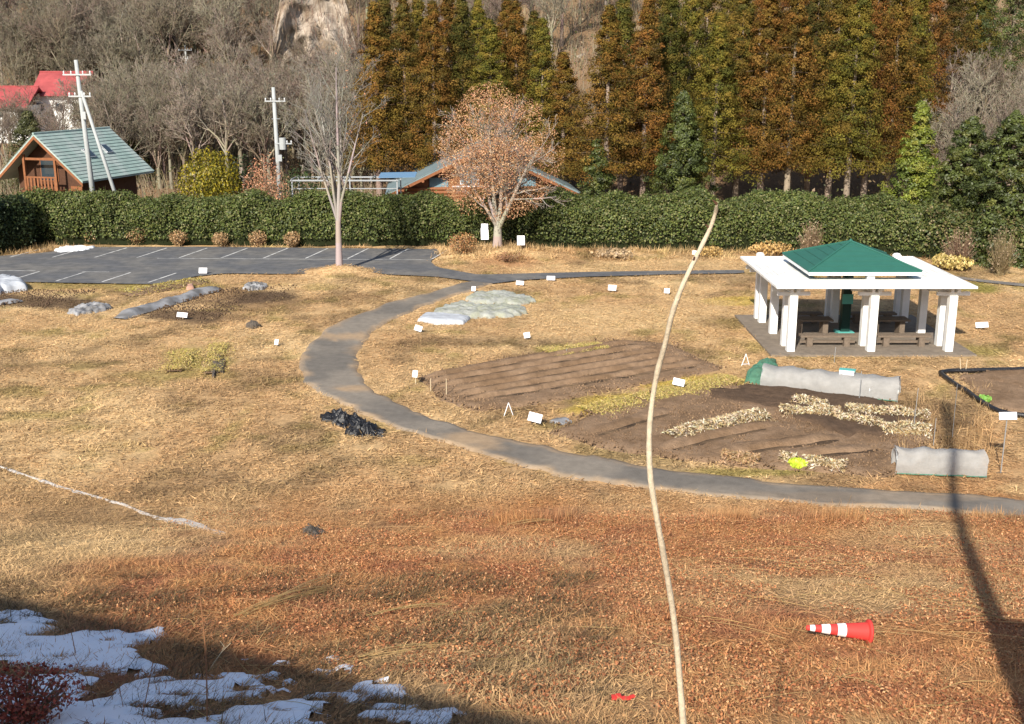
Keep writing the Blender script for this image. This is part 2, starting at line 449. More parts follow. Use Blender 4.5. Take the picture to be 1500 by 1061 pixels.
def field_col(x, y):
    z = Hh(x, y)
    n1 = fbm(x * .22 + 3, y * .22, 4)[:, None]; n2 = fbm(x * .9, y * .9 + 40, 4)[:, None]; n3 = fbm(x * .45 + 80, y * .3, 3)[:, None]
    c = C_tan + (C_straw - C_tan) * np.clip((n1 - .35) * 3, 0, 1)
    c = c + (C_green - c) * np.clip((n2 - .58) * 3.0, 0, .5) * sst(28, 34, y)[:, None]
    c = c + (C_dark - c) * np.clip((n3 + .5 * (n2 - .5) - .56) * 4.0, 0, .42)
    n4 = fbm(x * 2.2 + 50, y * 1.5, 3)[:, None]; c = c * (.72 + .56 * n4)
    wob = (fbm(x * .3 + 11, y * .3 + 7, 3) - .5) * 9
    wo = (sst(30.5, 23.5, y + wob * .85 + (n2[:, 0] - .5) * 4) * sst(-9.5, -4.5, x + wob))[:, None]
    oc = C_orange + (C_rust - C_orange) * np.clip((n2 - .42) * 4, 0, 1)
    oc = oc + (C_straw * .9 - oc) * np.clip((n1 - .50) * 4, 0, .75)
    c = c + (oc - c) * wo * .85
    u, v = proj(x, y, z)
    du = (fbm(x * .5, y * .5 + 20, 3) - .5)
    for (bu, bv, ru, rv, bc, w) in BLOBS:
        r = np.sqrt(((u - bu) / ru) ** 2 + ((v - bv) / rv) ** 2) + du * 1.3
        c = c + (bc - c) * (w * sst(1.05, .45, r))[:, None]
    hw = sst(74, 80, y)[:, None]
    c = c + (C_hill * (.7 + .6 * n1) - c) * hw
    return c

# ------------------------------------------------------------------ ground sheet
gx = np.unique(np.round(np.concatenate([np.linspace(-260, -60, 26), np.linspace(-60, -30, 41), np.linspace(-30, 30, 241), np.linspace(30, 60, 41), np.linspace(60, 260, 26)]), 4))
gy = np.unique(np.round(np.concatenate([np.linspace(-70, 6, 40), np.linspace(6, 30, 121), np.linspace(30, 76, 150), np.linspace(76, 130, 55), np.linspace(130, 420, 60)]), 4))
GX, GY = np.meshgrid(gx, gy)
fx = GX.ravel(); fy = GY.ravel()
near = sst(76, 72, fy) * sst(7, 9, fy)
gz = Hh(fx, fy) - .015 - near * .07 * fbm(fx * 1.3, fy * 1.3, 4) - (1 - near) * .02
nx, ny = len(gx), len(gy)
ii = (np.arange(ny - 1)[:, None] * nx + np.arange(nx - 1)[None]).ravel()
GF = np.stack([ii, ii + 1, ii + nx + 1, ii + nx], 1)
ground = link('ground', mesh_np('ground', np.c_[fx, fy, gz], GF, field_col(fx, fy), smooth=True), M_ground)
tag(ground, 'dry straw coloured field with rust brown bank in the foreground', kind='structure')

# ------------------------------------------------------------------ path and car park
def strip(A, B, across=6, lift=.02):
    n = min(len(A), len(B)); V = []
    for i in range(n):
        for k in range(across + 1):
            p = A[i] + (B[i] - A[i]) * k / across
            wob = 0
            V.append((p[0], p[1], H(p[0], p[1]) + lift))
    F = [(i * (across + 1) + k, i * (across + 1) + k + 1, (i + 1) * (across + 1) + k + 1, (i + 1) * (across + 1) + k) for i in range(n - 1) for k in range(across)]
    return np.array(V), F
def rough_edge(A, amp, f):
    t = np.arange(len(A)); d = np.gradient(A, axis=0); nrm = np.c_[-d[:, 1], d[:, 0]]; nrm /= np.linalg.norm(nrm, axis=1)[:, None] + 1e-9
    return A + nrm * (amp * (2 * fbm(t * f + A[0, 0], t * 0 + 3.3, 3) - 1))[:, None]
V, F = strip(rough_edge(PO, .26, .35), rough_edge(PI_, .26, .35), 12)
ac = np.tile(np.linspace(0, 1, 13), len(V) // 13); edge = np.minimum(ac, 1 - ac) * 2
V[(ac < .01) | (ac > .99), 2] -= .16
pu, pv = proj(V[:, 0], V[:, 1], V[:, 2])
dirt_w = sst(.42, .02, edge + .7 * (fbm(V[:, 0] * 1.6, V[:, 1] * 1.6, 4) - .5)) * .75
for (du_, dv_, ru, rv, w_) in ((505, 493, 60, 6, .85), (525, 569, 50, 6, .85), (690, 645, 60, 20, .8), (1250, 728, 300, 9, .25)):
    rr_ = np.sqrt(((pu - du_) / ru) ** 2 + ((pv - dv_) / rv) ** 2) + 1.1 * (fbm(V[:, 0] * 2, V[:, 1] * 2 + 3, 4) - .5)
    dirt_w = np.maximum(dirt_w, w_ * sst(1.1, .4, rr_))
pc = np.array([.215, .186, .152]) + (np.array([.150, .134, .115]) - np.array([.215, .186, .152])) * sst(.4, .65, fbm(V[:, 0] * .5, V[:, 1] * .5, 4))[:, None]
pc = pc + (np.array([.36, .25, .15]) - pc) * dirt_w[:, None]
M_pathc = mat('dusty_path_asphalt', attr=True, rough=.95, var=.2, vscale=3, bump=.3, bscale=50, spec=.15)
tag(link('path', mesh_np('path', V, F, pc, smooth=True), M_pathc), 'narrow worn asphalt path curving through the field', kind='structure')
V, F = strip(BACKP + np.array([0, .5]), BACKP - np.array([0, .5]), 3)
tag(link('path', mesh_np('path', V, F, smooth=True), M_path), 'short dark stretch of path right of the white pavilion', kind='structure')
import bmesh
bm = bmesh.new()
vs = [bm.verts.new((p[0], p[1], H(p[0], p[1]) * 0 + .025)) for p in resample(PARK_W, 160)]
f_ = bm.faces.new(vs); bmesh.ops.triangulate(bm, faces=[f_])
me = bpy.data.meshes.new('car_park'); bm.to_mesh(me); bm.free()
for p in me.polygons:
    if p.normal.z < 0: p.flip()
park = tag(link('car_park', me, M_asph), 'grey asphalt car park with white stall lines before the hedge', kind='structure')
def pline(a, b, w=.11):
    A = gp(*a); B = gp(*b); d = (B - A)[:2]; d /= np.linalg.norm(d); n = np.array([-d[1], d[0]]) * w / 2; z = .031
    MB().poly([(A[0] - n[0], A[1] - n[1], z), (B[0] - n[0], B[1] - n[1], z), (B[0] + n[0], B[1] + n[1], z), (A[0] + n[0], A[1] + n[1], z)]).build('stall_line', M_paint, park)
for k in range(-2, 9):
    pline((138.5 + 61.8 * k, 378 + .28 * k), (184 + 59 * (k) - (0 if k else 0) + 1.5, 363.9 + .12 * k))
pline((230, 379.2), (632, 381.5), .09)
for k in range(-1, 4):
    pline((15 + 67.3 * k, 411.5 + 1.1 * k), (58 + 66.7 * k, 398.5 + .8 * k))
pline((-120, 397), (52, 397.6), .1); pline((120, 399), (160, 399.2), .08)

# snow left on the car park
sp = [gp(*p) for p in [(80, 367), (95, 363), (120, 361.5), (138, 362.5), (132, 366), (110, 369), (88, 370)]]
tag(sheet_obj('snow_patch', sp, M_snow, h=.10, amp=.05, fs=1.5, lift=.03, jag=.2), 'small bright snow patch at the far left of the car park', 'snow')

# ------------------------------------------------------------------ garden beds
def bed(poly, m, label, **kw):
    k = dict(h=.05, amp=.05, fs=1.6, n=96, rings=18, lift=.01, prof=.12, jag=.02); k.update(kw)
    return tag(sheet_obj('garden_plot', poly, m, **k), label, kind='structure')
def ridge(A, B, w, h, m, name, parent=None, seed=0., n=None, amp=.5):
    A = np.array(A[:2], float); B = np.array(B[:2], float); L = np.linalg.norm(B - A); d = (B - A) / L; nr = np.array([-d[1], d[0]])
    n = n or max(8, int(L / .35)); prof = [(-.5, -.06), (-.42, .12), (-.26, .8), (-.1, 1.), (.1, 1.), (.26, .8), (.42, .12), (.5, -.06)]
    V = []; F = []
    for i in range(n + 1):
        t = i / n; c = A + d * L * t; e = min(1, min(t, 1 - t) * n / 2.0)
        wob = (fbm(c[0] * .8 + seed, c[1] * .8, 3) - .5) * w * .5
        for (o, z) in prof:
            p = c + nr * (o * w * (.65 + .35 * e) + wob)
            hh = h * (1 + amp * (2 * fbm(p[0] * 2 + seed, p[1] * 2, 3) - 1))
            V.append((p[0], p[1], H(p[0], p[1]) + .03 + (hh * z * e if z > 0 else -.05)))
    k = len(prof)
    for i in range(n):
        for j in range(k - 1): F.append((i * k + j, i * k + j + 1, (i + 1) * k + j + 1, (i + 1) * k + j))
    return link(name, mesh_np(name, V, F, smooth=True), m, parent)
M_furrow = mat('furrow_soil', (.062, .042, .028), .95, var=.4, vscale=3, bump=1., bscale=14, spec=.1, tint=((.16, .105, .062), 1.1))
b1 = bed(BED1, M_soil, 'brown tilled plot with long parallel ridges beside the path')
fl, fr_, nl, nr_ = gp(612, 553), gp(925, 499), gp(690, 596), gp(1058, 538)
for k in range(6):
    t = (k + .35) / 6.4; ridge(fl + (nl - fl) * t, fr_ + (nr_ - fr_) * t, .46, .15, M_soil, 'soil_ridge', b1, seed=k * 3.1, amp=.3)
    t = (k + .9) / 6.4; a_ = fl + (nl - fl) * t; b_ = fr_ + (nr_ - fr_) * t
    ridge(a_ + (b_ - a_) * .03 * (k % 3), a_ + (b_ - a_) * (1 - .05 * ((k * 2) % 3)), .34, .05, M_furrow, 'furrow', b1, seed=k * 5.1, amp=.7)
b2 = bed(BED2, M_soil, 'brown tilled plot with straw rows in front of the pavilion')
for (a, b, w, h) in (((850, 640), (985, 600), .8, .12), ((960, 660), (1140, 620), .8, .16), ((1040, 668), (1230, 640), .8, .16), ((1120, 676), (1280, 655), .8, .14)):
    ridge(gp(*a), gp(*b), w, h, M_soil, 'soil_ridge', b2, seed=a[0])
    ridge(gp(a[0] + 12, a[1] + 5), gp(b[0] + 12, b[1] + 5), .3, .05, M_furrow, 'furrow', b2, seed=a[0], amp=.9)
d2 = np.array([gp(*p)[:2] for p in [(1030, 570), (1120, 566), (1310, 590), (1350, 615), (1300, 640), (1240, 645), (1130, 600), (1060, 590)]])
tag(sheet_obj('garden_plot', d2, M_soil_d, h=.09, amp=.08, fs=2, n=80, rings=12, lift=.04, prof=.3, jag=.12), 'darker damp soil patch beneath the straw rows', kind='structure')
bed(BED3, M_soil, 'brown bare plot at the right edge with black edging pipe', h=.08)

# ------------------------------------------------------------------ pavilion
PX, PY = 14.37, 47.2
gz_ = thing('pavilion', 'white pergola pavilion with flat white canopy ring and small green pyramid roof', 'pavilion', (PX, PY, 0))
MB().box((.03, .02, -.06), (8.2, 7.55, .2)).build('floor', M_slab, gz_)
def pillar(x, y, h=2.30):
    o = MB().box((0, 0, h / 2), (.31, .31, h)).build('pillar', M_white, gz_, loc=(x - PX, y - PY, .02))
    return o
pil = []
for x in (11.22, 14.45, 17.58):
    for y in (44.12, 45.05, 49.45, 50.3): pil.append((x, y))
pil += [(11.22, 47.25), (17.58, 47.25)]
for (x, y) in pil: pillar(x, y)
# cross beams on top of the pillars and their stub ends
for x in (11.22, 14.45, 17.58):
    for y in (44.12, 45.05, 49.45, 50.3):
        MB().box((x - PX, y - PY, 2.39), (1.3, .15, .14)).build('beam', M_white, gz_)
    for y in (44.585, 49.875):
        for dx in (-.13, .13):
            MB().box((x - PX + dx, y - PY, 2.585), (.12, 1.5, .245)).build('beam', M_white, gz_)
for x in (11.22, 17.58):
    MB().box((x - PX, 47.25 - PY, 2.515), (.16, 1.3, .39)).build('beam', M_white, gz_)
# the flat ring of close-set boards
zr = 2.74
ox0, ox1, oy0, oy1 = -3.92, 3.86, -3.65, 3.65
iw = 2.0
def board(cx, cy, sx, sy, dz):
    MB().box((cx, cy, zr + dz), (sx, sy, .055)).build('canopy_board', M_white, gz_)
nb = 10; bw = iw / nb
for k in range(nb):
    c = (k + .5) * bw; dz = .003 * (k % 2)
    board((ox0 + ox1) / 2, oy0 + c, ox1 - ox0, bw - .022, dz)
    board((ox0 + ox1) / 2, oy1 - c, ox1 - ox0, bw - .022, dz)
    board(ox0 + c, 0, bw - .022, oy1 - oy0 - 2 * iw - .012, dz)
    board(ox1 - c, 0, bw - .022, oy1 - oy0 - 2 * iw - .012, dz)
for (cx, cy, sx, sy) in ((-.03, oy0 - .03, 7.88, .05), (-.03, oy1 + .03, 7.88, .05), (ox0 - .03, 0, .05, 7.28), (ox1 + .03, 0, .05, 7.28)):
    MB().box((cx, cy, zr), (sx, sy, .085)).build('fascia', M_white, gz_)
for (x, y) in ((11.2, 50.4), (14.56, 45.2), (17.3, 50.2)):
    MB().box((x - PX, y - PY, zr + .13), (.3, .3, .2)).lathe([(.15, 0), (.15, .05), (.001, .08)], (x - PX, y - PY, zr + .23), 8).build('post_cap', M_white, gz_)
# green pyramid roof
e = 2.28; ze = 3.15; za = 4.02
rf = MB()
rf.v = [(-e, -e, ze), (e, -e, ze), (e, e, ze), (-e, e, ze), (0, 0, za), (-e, -e, ze - .05), (e, -e, ze - .05), (e, e, ze - .05), (-e, e, ze - .05)]
rf.f = [[0, 1, 4], [1, 2, 4], [2, 3, 4], [3, 0, 4], [8, 7, 6, 5], [0, 5, 6, 1], [1, 6, 7, 2], [2, 7, 8, 3], [3, 8, 5, 0]]
roof = rf.build('roof', M_groof, gz_, loc=(-.1, 0, 0))
for a in ((-e, -e), (e, -e), (e, e), (-e, e)):
    MB().tube((a[0], a[1], ze + .01), (0, 0, za + .015), .045, .045, 6).build('hip_cap', M_groof, roof)
for k in range(1, 6):                                       # lapped roofing courses
    t = k / 6; q = e * (1 - t) + .012; z0 = ze + (za - ze) * t
    for s in range(4):
        ang = s * math.pi / 2
        MB().box((-q * math.sin(-ang) * 0, 0, 0), (2 * q, .03, .022)).build('roof_course', M_groof, roof).matrix_local = Matrix.Rotation(ang, 4, 'Z') @ Matrix.Translation((0, -q, z0 + .004))
MB().lathe([(.09, 0), (.09, .05), (.001, .14)], (0, 0, za - .01), 8).build('finial', M_groof, roof)
for s in range(4):
    MB().box((0, 0, 0), (2 * e - (.0 if s % 2 else .06), .04, .13)).build('fascia', M_white, roof).matrix_local = Matrix.Rotation(s * math.pi / 2, 4, 'Z') @ Matrix.Translation((0, -e + .03, ze - .115))
cp = MB().box((0, 0, 1.8), (.36, .36, 3.6)).build('centre_post', M_dgreen, gz_, loc=(-.1, 0, .03))
MB().box((0, -.2, 1.55), (.46, .03, .42)).build('notice_panel', M_teal, cp)
MB().box((0, 0, .07), (.7, .7, .12)).build('post_foot', M_teal, cp)
for s in range(4):
    MB().tube((0, 0, 2.55), (1.9 * math.cos(s * math.pi / 2 + math.pi / 4), 1.9 * math.sin(s * math.pi / 2 + math.pi / 4), 3.12), .06, .06, 6).build('brace', M_dgreen, cp)

def make_bench(label, x, y, L, rz=0., group=None):
    b = thing('bench', label, 'bench', (x, y, .04), rz, group)
    MB().box((0, -.12, .43), (L, .2, .08)).build('seat_plank', M_wood, b)
    MB().box((0, .12, .43), (L, .2, .08)).build('seat_plank', M_wood, b)
    for s in (-1, 1):
        MB().box((s * L * .33, 0, .195), (.24, .40, .388)).build('leg', M_wood, b)
    MB().box((0, 0, .17), (L * .98, .09, .1)).build('stretcher', M_wood, b)
    return b
make_bench('left weathered wooden bench along the front of the pavilion', 12.95, 45.0, 2.3)
make_bench('right weathered wooden bench along the front of the pavilion', 16.05, 45.0, 2.2)
make_bench('wooden bench in the back shade of the pavilion, left of post', 12.8, 49.3, 2.1)
make_bench('wooden bench in the back shade of the pavilion, right of post', 16.1, 49.3, 2.1)
def make_table(label, x, y):
    b = thing('table', label, 'table', (x, y, .04))
    for k in range(4):
        MB().box((0, (k - 1.5) * .2, .70), (1.7, .185, .07)).build('table_plank', M_wood, b)
    for s in (-1, 1):
        MB().box((s * .55, 0, .331), (.22, .6, .662)).build('leg', M_wood, b)
make_table('wooden picnic table under the roof, left of the green post', 12.75, 46.9)
make_table('wooden picnic table under the roof, right of the green post', 16.0, 46.9)

# ------------------------------------------------------------------ signs and stakes in the garden
def sign(u, v, w, h, post, label, tilt=0., group=None, cat='sign', rz=None, tm=None):
    """w, h, post in photo pixels at that spot"""
    P = gp(u, v); s = FPX / (P[1] * CT + (CAMZ - P[2]) * ST)
    w, h, post = w / s, h / s, post / s
    o = thing('garden_sign', label, cat, (P[0], P[1], P[2] - .03), (random.uniform(-.4, .3) if rz is None else rz), group)
    MB().box((0, 0, (post + .03) / 2), (.024, .022, post + .03)).build('post', tm or M_stake, o)
    MB().box((0, 0, 0), (w, .025, h)).build('board', M_sign, o).matrix_local = Matrix.Translation((0, -.035, post + h / 2 - .02)) @ Matrix.Rotation(-.35, 4, 'X') @ Matrix.Rotation(tilt, 4, 'Y')
    MB().box((0, 0, 0), (w * .6, .004, .012)).build('text_strip', M_darkstone, o.children[1]).matrix_local = Matrix.Translation((0, -.0155, h * .12))
    return o
sign(784, 622, 20, 13, 7, 'white plot sign tilted beside the path at the near corner of the furrowed plot', .2)
sign(994, 572, 17, 10, 10, 'white plot sign between the two tilled plots, right behind the thin sapling', .15)
sign(1466, 692, 26, 11, 84, 'white sign board on a tall stake at the right edge', 0, tm=M_steel)
sign(609, 562, 8, 10, 12, 'small white sign on a stake at the left end of the furrowed plot')
sign(613, 486, 11, 8, 3, 'low white plot sign left below the flat white sheet', .3)
sign(772, 496, 9, 8, 3, 'low white plot sign behind the furrowed plot', -.2)
sign(268, 467, 18, 7, 4, 'low white plot sign in front of the silver mulch strip')
sign(298, 402, 12, 8, 3, 'small pale green sign on the near edge of the car park')
sign(762, 418, 12, 6, 2, 'low white plot sign beside the path, right of the crumpled net')
sign(807, 411, 12, 6, 2, 'low white plot sign at the edge of the far path')
sign(897, 427, 12, 8, 3, 'low white plot sign in the straw, left of the thin sapling')
sign(977, 431, 8, 7, 3, 'small white sign in the straw close to the sapling stem')
sign(1017, 374, 6, 6, 2, 'tiny white sign at the foot of the hedge by the sapling tip')
sign(1437, 482, 20, 8, 4, 'white plot sign standing right of the pavilion')
sign(406, 506, 6, 8, 3, 'small pale marker in the straw left of the path bend')
o = sign(710, 362, 11, 17, 12, 'tall white notice board on a post left of the copper leaved tree', rz=.1, tm=M_wood)
MB().box((0, -.02, 1.32), (.42, .05, .32)).build('board', M_sign, o)
sign(763, 366, 11, 14, 8, 'white notice board on a post right of the copper leaved tree', rz=.05)
sign(694, 427, 6, 7, 2, 'tiny white marker behind the crumpled net')
def stake(u, v, px, label, lean=0., m=M_stake, r=.016):
    P = gp(u, v); s = FPX / (P[1] * CT + (CAMZ - P[2]) * ST); L = px / s
    o = MB().tube((0, 0, -.08), (lean * L, 0, L), r, r * .8, 6).build('garden_stake', m, loc=P)
    tag(o, label, 'stake')
stake(631, 571, 17, 'pale stake at the left end of the furrows, second from the small sign')
stake(654, 580, 26, 'taller pale stake at the left near end of the furrows')
stake(1408, 546, 22, 'pale stake leaning left behind the plot with black edging', -.18)
stake(1414, 546, 20, 'pale upright stake behind the plot with black edging', .05)
for (u, v, p, l) in ((1258, 590, 48, 'thin stake in front of the long net tunnel, near its middle'), (1337, 636, 70, 'thin tall stake at the right end of the straw rows'),
                     (1367, 655, 44, 'thin stake right behind the short net tunnel'), (1395, 640, 80, 'thin tall stake in the dry weeds right of the straw rows'),
                     (1222, 530, 22, 'thin stake behind the long net tunnel'), (830, 520, 10, 'short stake on the far side of the furrowed plot')):
    stake(u, v, p, l, random.uniform(-.03, .03), M_steel, .011)
def aframe(u, v, label, bar=True):
    P = gp(u, v); o = thing('frame_marker', label, 'marker', P, .2)
    MB().tube((-.16, 0, -.05), (0, 0, .42), .014, .014, 6).build('leg', M_sign, o)
    MB().tube((.16, 0, -.05), (0, 0, .42), .014, .014, 6).build('leg', M_sign, o)
    if bar: MB().tube((-.16, 0, .015), (.16, 0, .015), .012, .012, 6).build('crossbar', M_sign, o)
aframe(745, 608, 'white bent wire marker at the near edge of the furrowed plot', False)
aframe(1092, 534, 'white wire triangle marker left of the long net tunnel')

# ------------------------------------------------------------------ net tunnels
def tunnel(A, B, w, h, label, m, ends=None, hoops=6, green=False):
    A = np.array(A, float); B = np.array(B, float); L = np.linalg.norm((B - A)[:2]); ang = math.atan2(B[1] - A[1], B[0] - A[0])
    t = thing('net_tunnel', label, 'net tunnel', (A[0], A[1], A[2]), ang)
    n = 34; k = 14; V = []; F = []
    for i in range(n + 1):
        x = L * i / n; sag = .07 * abs(math.sin(math.pi * i / n * (hoops - 1)))
        for j in range(k + 1):
            a = math.pi * j / k; ca = math.cos(a); sa = math.sin(a)
            yy = -w / 2 * math.copysign(abs(ca) ** .6, ca); zz = (h - sag) * sa ** .7
            yy += .07 * (2 * float(fbm(x * 3 + 7, j * .7, 3)) - 1); zz += .08 * (2 * float(fbm(x * 2.5, j * .6 + 4, 3)) - 1)
            V.append((x + .05 * (2 * float(vnoise(j * .8 + i * .01, 3.)) - 1), yy, max(zz, 0) - .02))
    for i in range(n):
        for j in range(k): F.append((i * (k + 1) + j, i * (k + 1) + j + 1, (i + 1) * (k + 1) + j + 1, (i + 1) * (k + 1) + j))
    link('net', mesh_np('net', V, F, smooth=True), m, t)
    for q in range(hoops):
        x = L * q / (hoops - 1); pts = []
        for j in range(13):
            a = math.pi * j / 12; ca = math.cos(a)
            pts.append((x, -(w / 2 - .03) * math.copysign(abs(ca) ** .7, ca), (h - .05) * math.sin(a) ** .55 - .06))
        MB().path(pts, .012, 5).build('hoop', M_steel, t)
    MB().path([(L * i / 10, -w / 2 - .03 + .01 * math.sin(i * 2), .02) for i in range(11)], .016, 6).build('hem_pole', M_greennet, t)
    return t, L
t1, L1 = tunnel(gp(1118, 562), gp(1316, 582), 1.15, .74, 'long low garden tunnel covered in whitish net in front of the pavilion', M_net)
MB().box((L1 * .62, .05, .79), (.55, .3, .05)).build('cover_clip', M_teal, t1)
MB().box((L1 * .62, -.16, .74), (.5, .06, .14)).build('label_card', M_sign, t1)
P = [gp(*p) for p in [(1090, 560), (1096, 548), (1112, 534), (1138, 531), (1140, 548), (1132, 566), (1110, 566)]]
tag(sheet_obj('green_net', P, M_greennet, h=.32, amp=.2, fs=3, n=60, rings=10, prof=.8, jag=.15), 'crumpled green net heaped at the left end of the long tunnel', 'net')
t2, L2 = tunnel(gp(1309, 688), gp(1440, 693), .7, .72, 'short low garden tunnel covered in white net near the right edge', M_net, hoops=4)

# ------------------------------------------------------------------ crumpled covers, films, piles
def cover(pts, m, label, name='crop_cover', cat='crop cover', **kw):
    k = dict(h=.14, amp=.16, fs=2.4, n=110, rings=22, prof=.35, jag=.12, lift=.02); k.update(kw)
    return tag(sheet_obj(name, [gp(*p) for p in pts], m, **k), label, cat)
cover([(682, 436), (700, 430), (740, 429), (775, 436), (781, 441), (770, 447), (730, 446), (690, 445)], M_netg, 'crumpled pale green net cover, the farther of the two', seed=2.)
cover([(633, 461), (645, 450), (672, 443), (700, 448), (750, 448), (765, 452), (768, 460), (745, 464), (690, 466)], M_netg, 'crumpled translucent net cover, the nearer of the two', seed=8.)
cover([(611, 470), (622, 461), (650, 462), (690, 466), (680, 474), (640, 475)], M_film, 'flat white sheet on the ground beside the crumpled nets', h=.16, amp=.05, jag=.03)
cover([(-60, 432), (-30, 416), (10, 411), (36, 420), (38, 424), (10, 428), (-20, 434)], M_film, 'white plastic cover at the far left edge of the photo', h=.45, amp=.12)
cover([(98, 459), (112, 450), (140, 445), (160, 447), (162, 452), (140, 457), (115, 461)], M_silver, 'short heap of silver film on the left plot', h=.1, amp=.18, fs=4)
cover([(355, 423), (364, 416), (382, 415), (391, 419), (386, 423), (368, 425)], M_silver, 'small grey film heap near the bare tree mound', h=.1, amp=.18, fs=5)
cover([(805, 618), (815, 614), (830, 614), (838, 618), (824, 622)], M_silver, 'scrap of grey film lying on soil right of the tilted sign', h=.05, amp=.05)
cover([(472, 611), (485, 607), (505, 609), (525, 612), (532, 619), (524, 625), (500, 624), (482, 618)], M_black, 'left heap of crumpled black plastic beside the path', name='plastic_heap', cat='plastic', h=.14, amp=.34, fs=5.5, jag=.35, prof=.8)
cover([(510, 634), (518, 625), (535, 622), (556, 630), (564, 634), (556, 639), (530, 640)], M_black, 'right heap of crumpled black plastic beside the path', name='plastic_heap', cat='plastic', h=.12, amp=.34, fs=6, jag=.4, prof=.8, seed=4.)
o = ridge(gp(172, 467), gp(317, 422), 1.0, .2, M_silver, 'mulch_strip', seed=5.)
tag(o, 'long strip of silver mulch film across the left plot', 'mulch film')
o = ridge(gp(-20, 447), gp(30, 440), .8, .12, M_silver, 'mulch_strip', seed=9.)
tag(o, 'short strip of silver mulch film at the far left edge', 'mulch film')
cover([(302, 545), (310, 530), (322, 522), (330, 530), (326, 545), (314, 550)], M_darkstone, 'dark mound of old compost left of the path bend', name='compost_mound', cat='mound', h=.10, amp=.12, fs=5, prof=.9, jag=.3)
cover([(444, 778), (452, 771), (466, 772), (474, 780), (462, 786), (450, 784)], M_darkstone, 'small dark clod on the dry field near the white line', name='soil_clod', cat='clod', h=.07, amp=.12, fs=6, prof=.9, jag=.3)
cover([(360, 478), (368, 474), (378, 475), (380, 479), (370, 481)], M_darkstone, 'small dark clod near the left plot', name='soil_clod', cat='clod', h=.2, amp=.1, fs=5, prof=.9)
# black edging pipe round the right plot
pp = catmull([gp(*p) + np.array([0, 0, .07]) for p in [(1620, 538), (1500, 543), (1440, 545), (1382, 547), (1384, 554), (1402, 567), (1425, 582), (1448, 598), (1480, 609), (1560, 617)]], 5)
pp[:, :2] += (rng.random((len(pp), 2)) - .5) * .06
tag(MB().path(pp, .085, 7).build('edging_pipe', M_black, smooth=True), 'black edging pipe round the bare plot at the right', 'pipe')

# ------------------------------------------------------------------ straw rows (heaped dry stalks)
def straw_heap(a, b, w, h, n, label, cols=None, name='straw_row', cat='straw row', sz=(.06, .2)):
    n = int(n * 2.6)
    A = gp(*a); B = gp(*b); d = B - A; L = np.linalg.norm(d[:2]); d = d[:2] / L; nr = np.array([-d[1], d[0]])
    r = np.random.default_rng(int(a[0] * 7 + a[1]))
    t = r.random(n); s = r.normal(size=n) * .36
    env = .55 + .9 * fbm(t * L * 1.3 + a[0], t * 0 + 1, 3)
    x = A[0] + d[0] * t * L + nr[0] * s * w; y = A[1] + d[1] * t * L + nr[1] * s * w
    z = Hh(x, y) + .06 + h * env * np.clip(1 - (s / .75) ** 2, 0, 1) * r.random(n) ** .4
    col = np.vstack([jit(C, n, .25, r)[None] for C in (cols or ((.60, .48, .29), (.46, .33, .16), (.72, .65, .50), (.14, .09, .05)))])[r.choice(4, n, p=(.34, .22, .24, .2)), np.arange(n)]
    C = np.c_[x, y, z]
    V1, F1, K1 = quads_np(C, r.uniform(sz[0], sz[1], n), col, nrm=np.array([0, -.2, 1.]), spread=.6, aspect=.2, r=r)
    o = ridge(A, B, w * .95, h * .6, mat('straw_core', (.34, .24, .12), .95, var=.4, vscale=8, bump=1., bscale=20) if cat == 'straw row' else M_soil, name, seed=a[0] * .1)
    link('straw' if cat == 'straw row' else 'leaves', mesh_np('straw', V1, F1, K1), M_grass, o)['kind'] = 'stuff'
    return tag(o, label, cat)
straw_heap((985, 645), (1117, 613), .75, .32, 1700, 'pale straw row running diagonally across the tilled plot')
straw_heap((1142, 606), (1230, 610), .6, .25, 900, 'straw row behind the dark damp soil, left half')
straw_heap((1160, 592), (1210, 600), .45, .25, 450, 'short pale straw row just below the long net tunnel')
straw_heap((1238, 606), (1360, 612), .55, .25, 1000, 'straw row below the right end of the long tunnel')
straw_heap((1225, 616), (1290, 627), .5, .25, 600, 'short straw row in the middle of the dark soil')
straw_heap((1290, 632), (1362, 636), .6, .28, 700, 'straw row just behind the short net tunnel')
straw_heap((1058, 672), (1112, 679), .45, .2, 450, 'small brownish straw heap near the path', cols=((.46, .30, .16), (.40, .25, .12), (.5, .36, .22), (.2, .12, .06)))
straw_heap((1142, 674), (1165, 677), .4, .2, 200, 'tiny straw heap left of the yellow green cabbage')
straw_heap((1176, 678), (1240, 688), .45, .22, 550, 'straw heap right of the yellow green cabbage')
straw_heap((180, 432), (300, 412), 1.3, .22, 700, 'yellowed vegetable row behind the silver mulch strip', cols=((.45, .36, .08), (.3, .26, .06), (.5, .42, .2), (.12, .08, .04)), name='vegetable_row', cat='vegetables', sz=(.06, .18))
def cabbage(u, v, r_, label, c=(.50, .62, .05)):
    P = gp(u, v); n = 160; d = rng.normal(size=(n, 3)); d[:, 2] = np.abs(d[:, 2]); d /= np.linalg.norm(d, axis=1)[:, None]
    V, F, K = quads_np(P + d * r_ * np.array([1, 1, .7]) + np.array([0, 0, .04]), rng.uniform(.6, 1.1, n) * r_, jit(c, n, .25), nrm=d, spread=.5, aspect=.8)
    tag(link('cabbage', mesh_np('cabbage', V, F, K), M_leaf), label, 'vegetable')
cabbage(1168, 683, .22, 'bright yellow green cabbage between straw heaps near the path')
cabbage(1442, 588, .2, 'small green plant at the edge of the right plot', (.2, .4, .08))
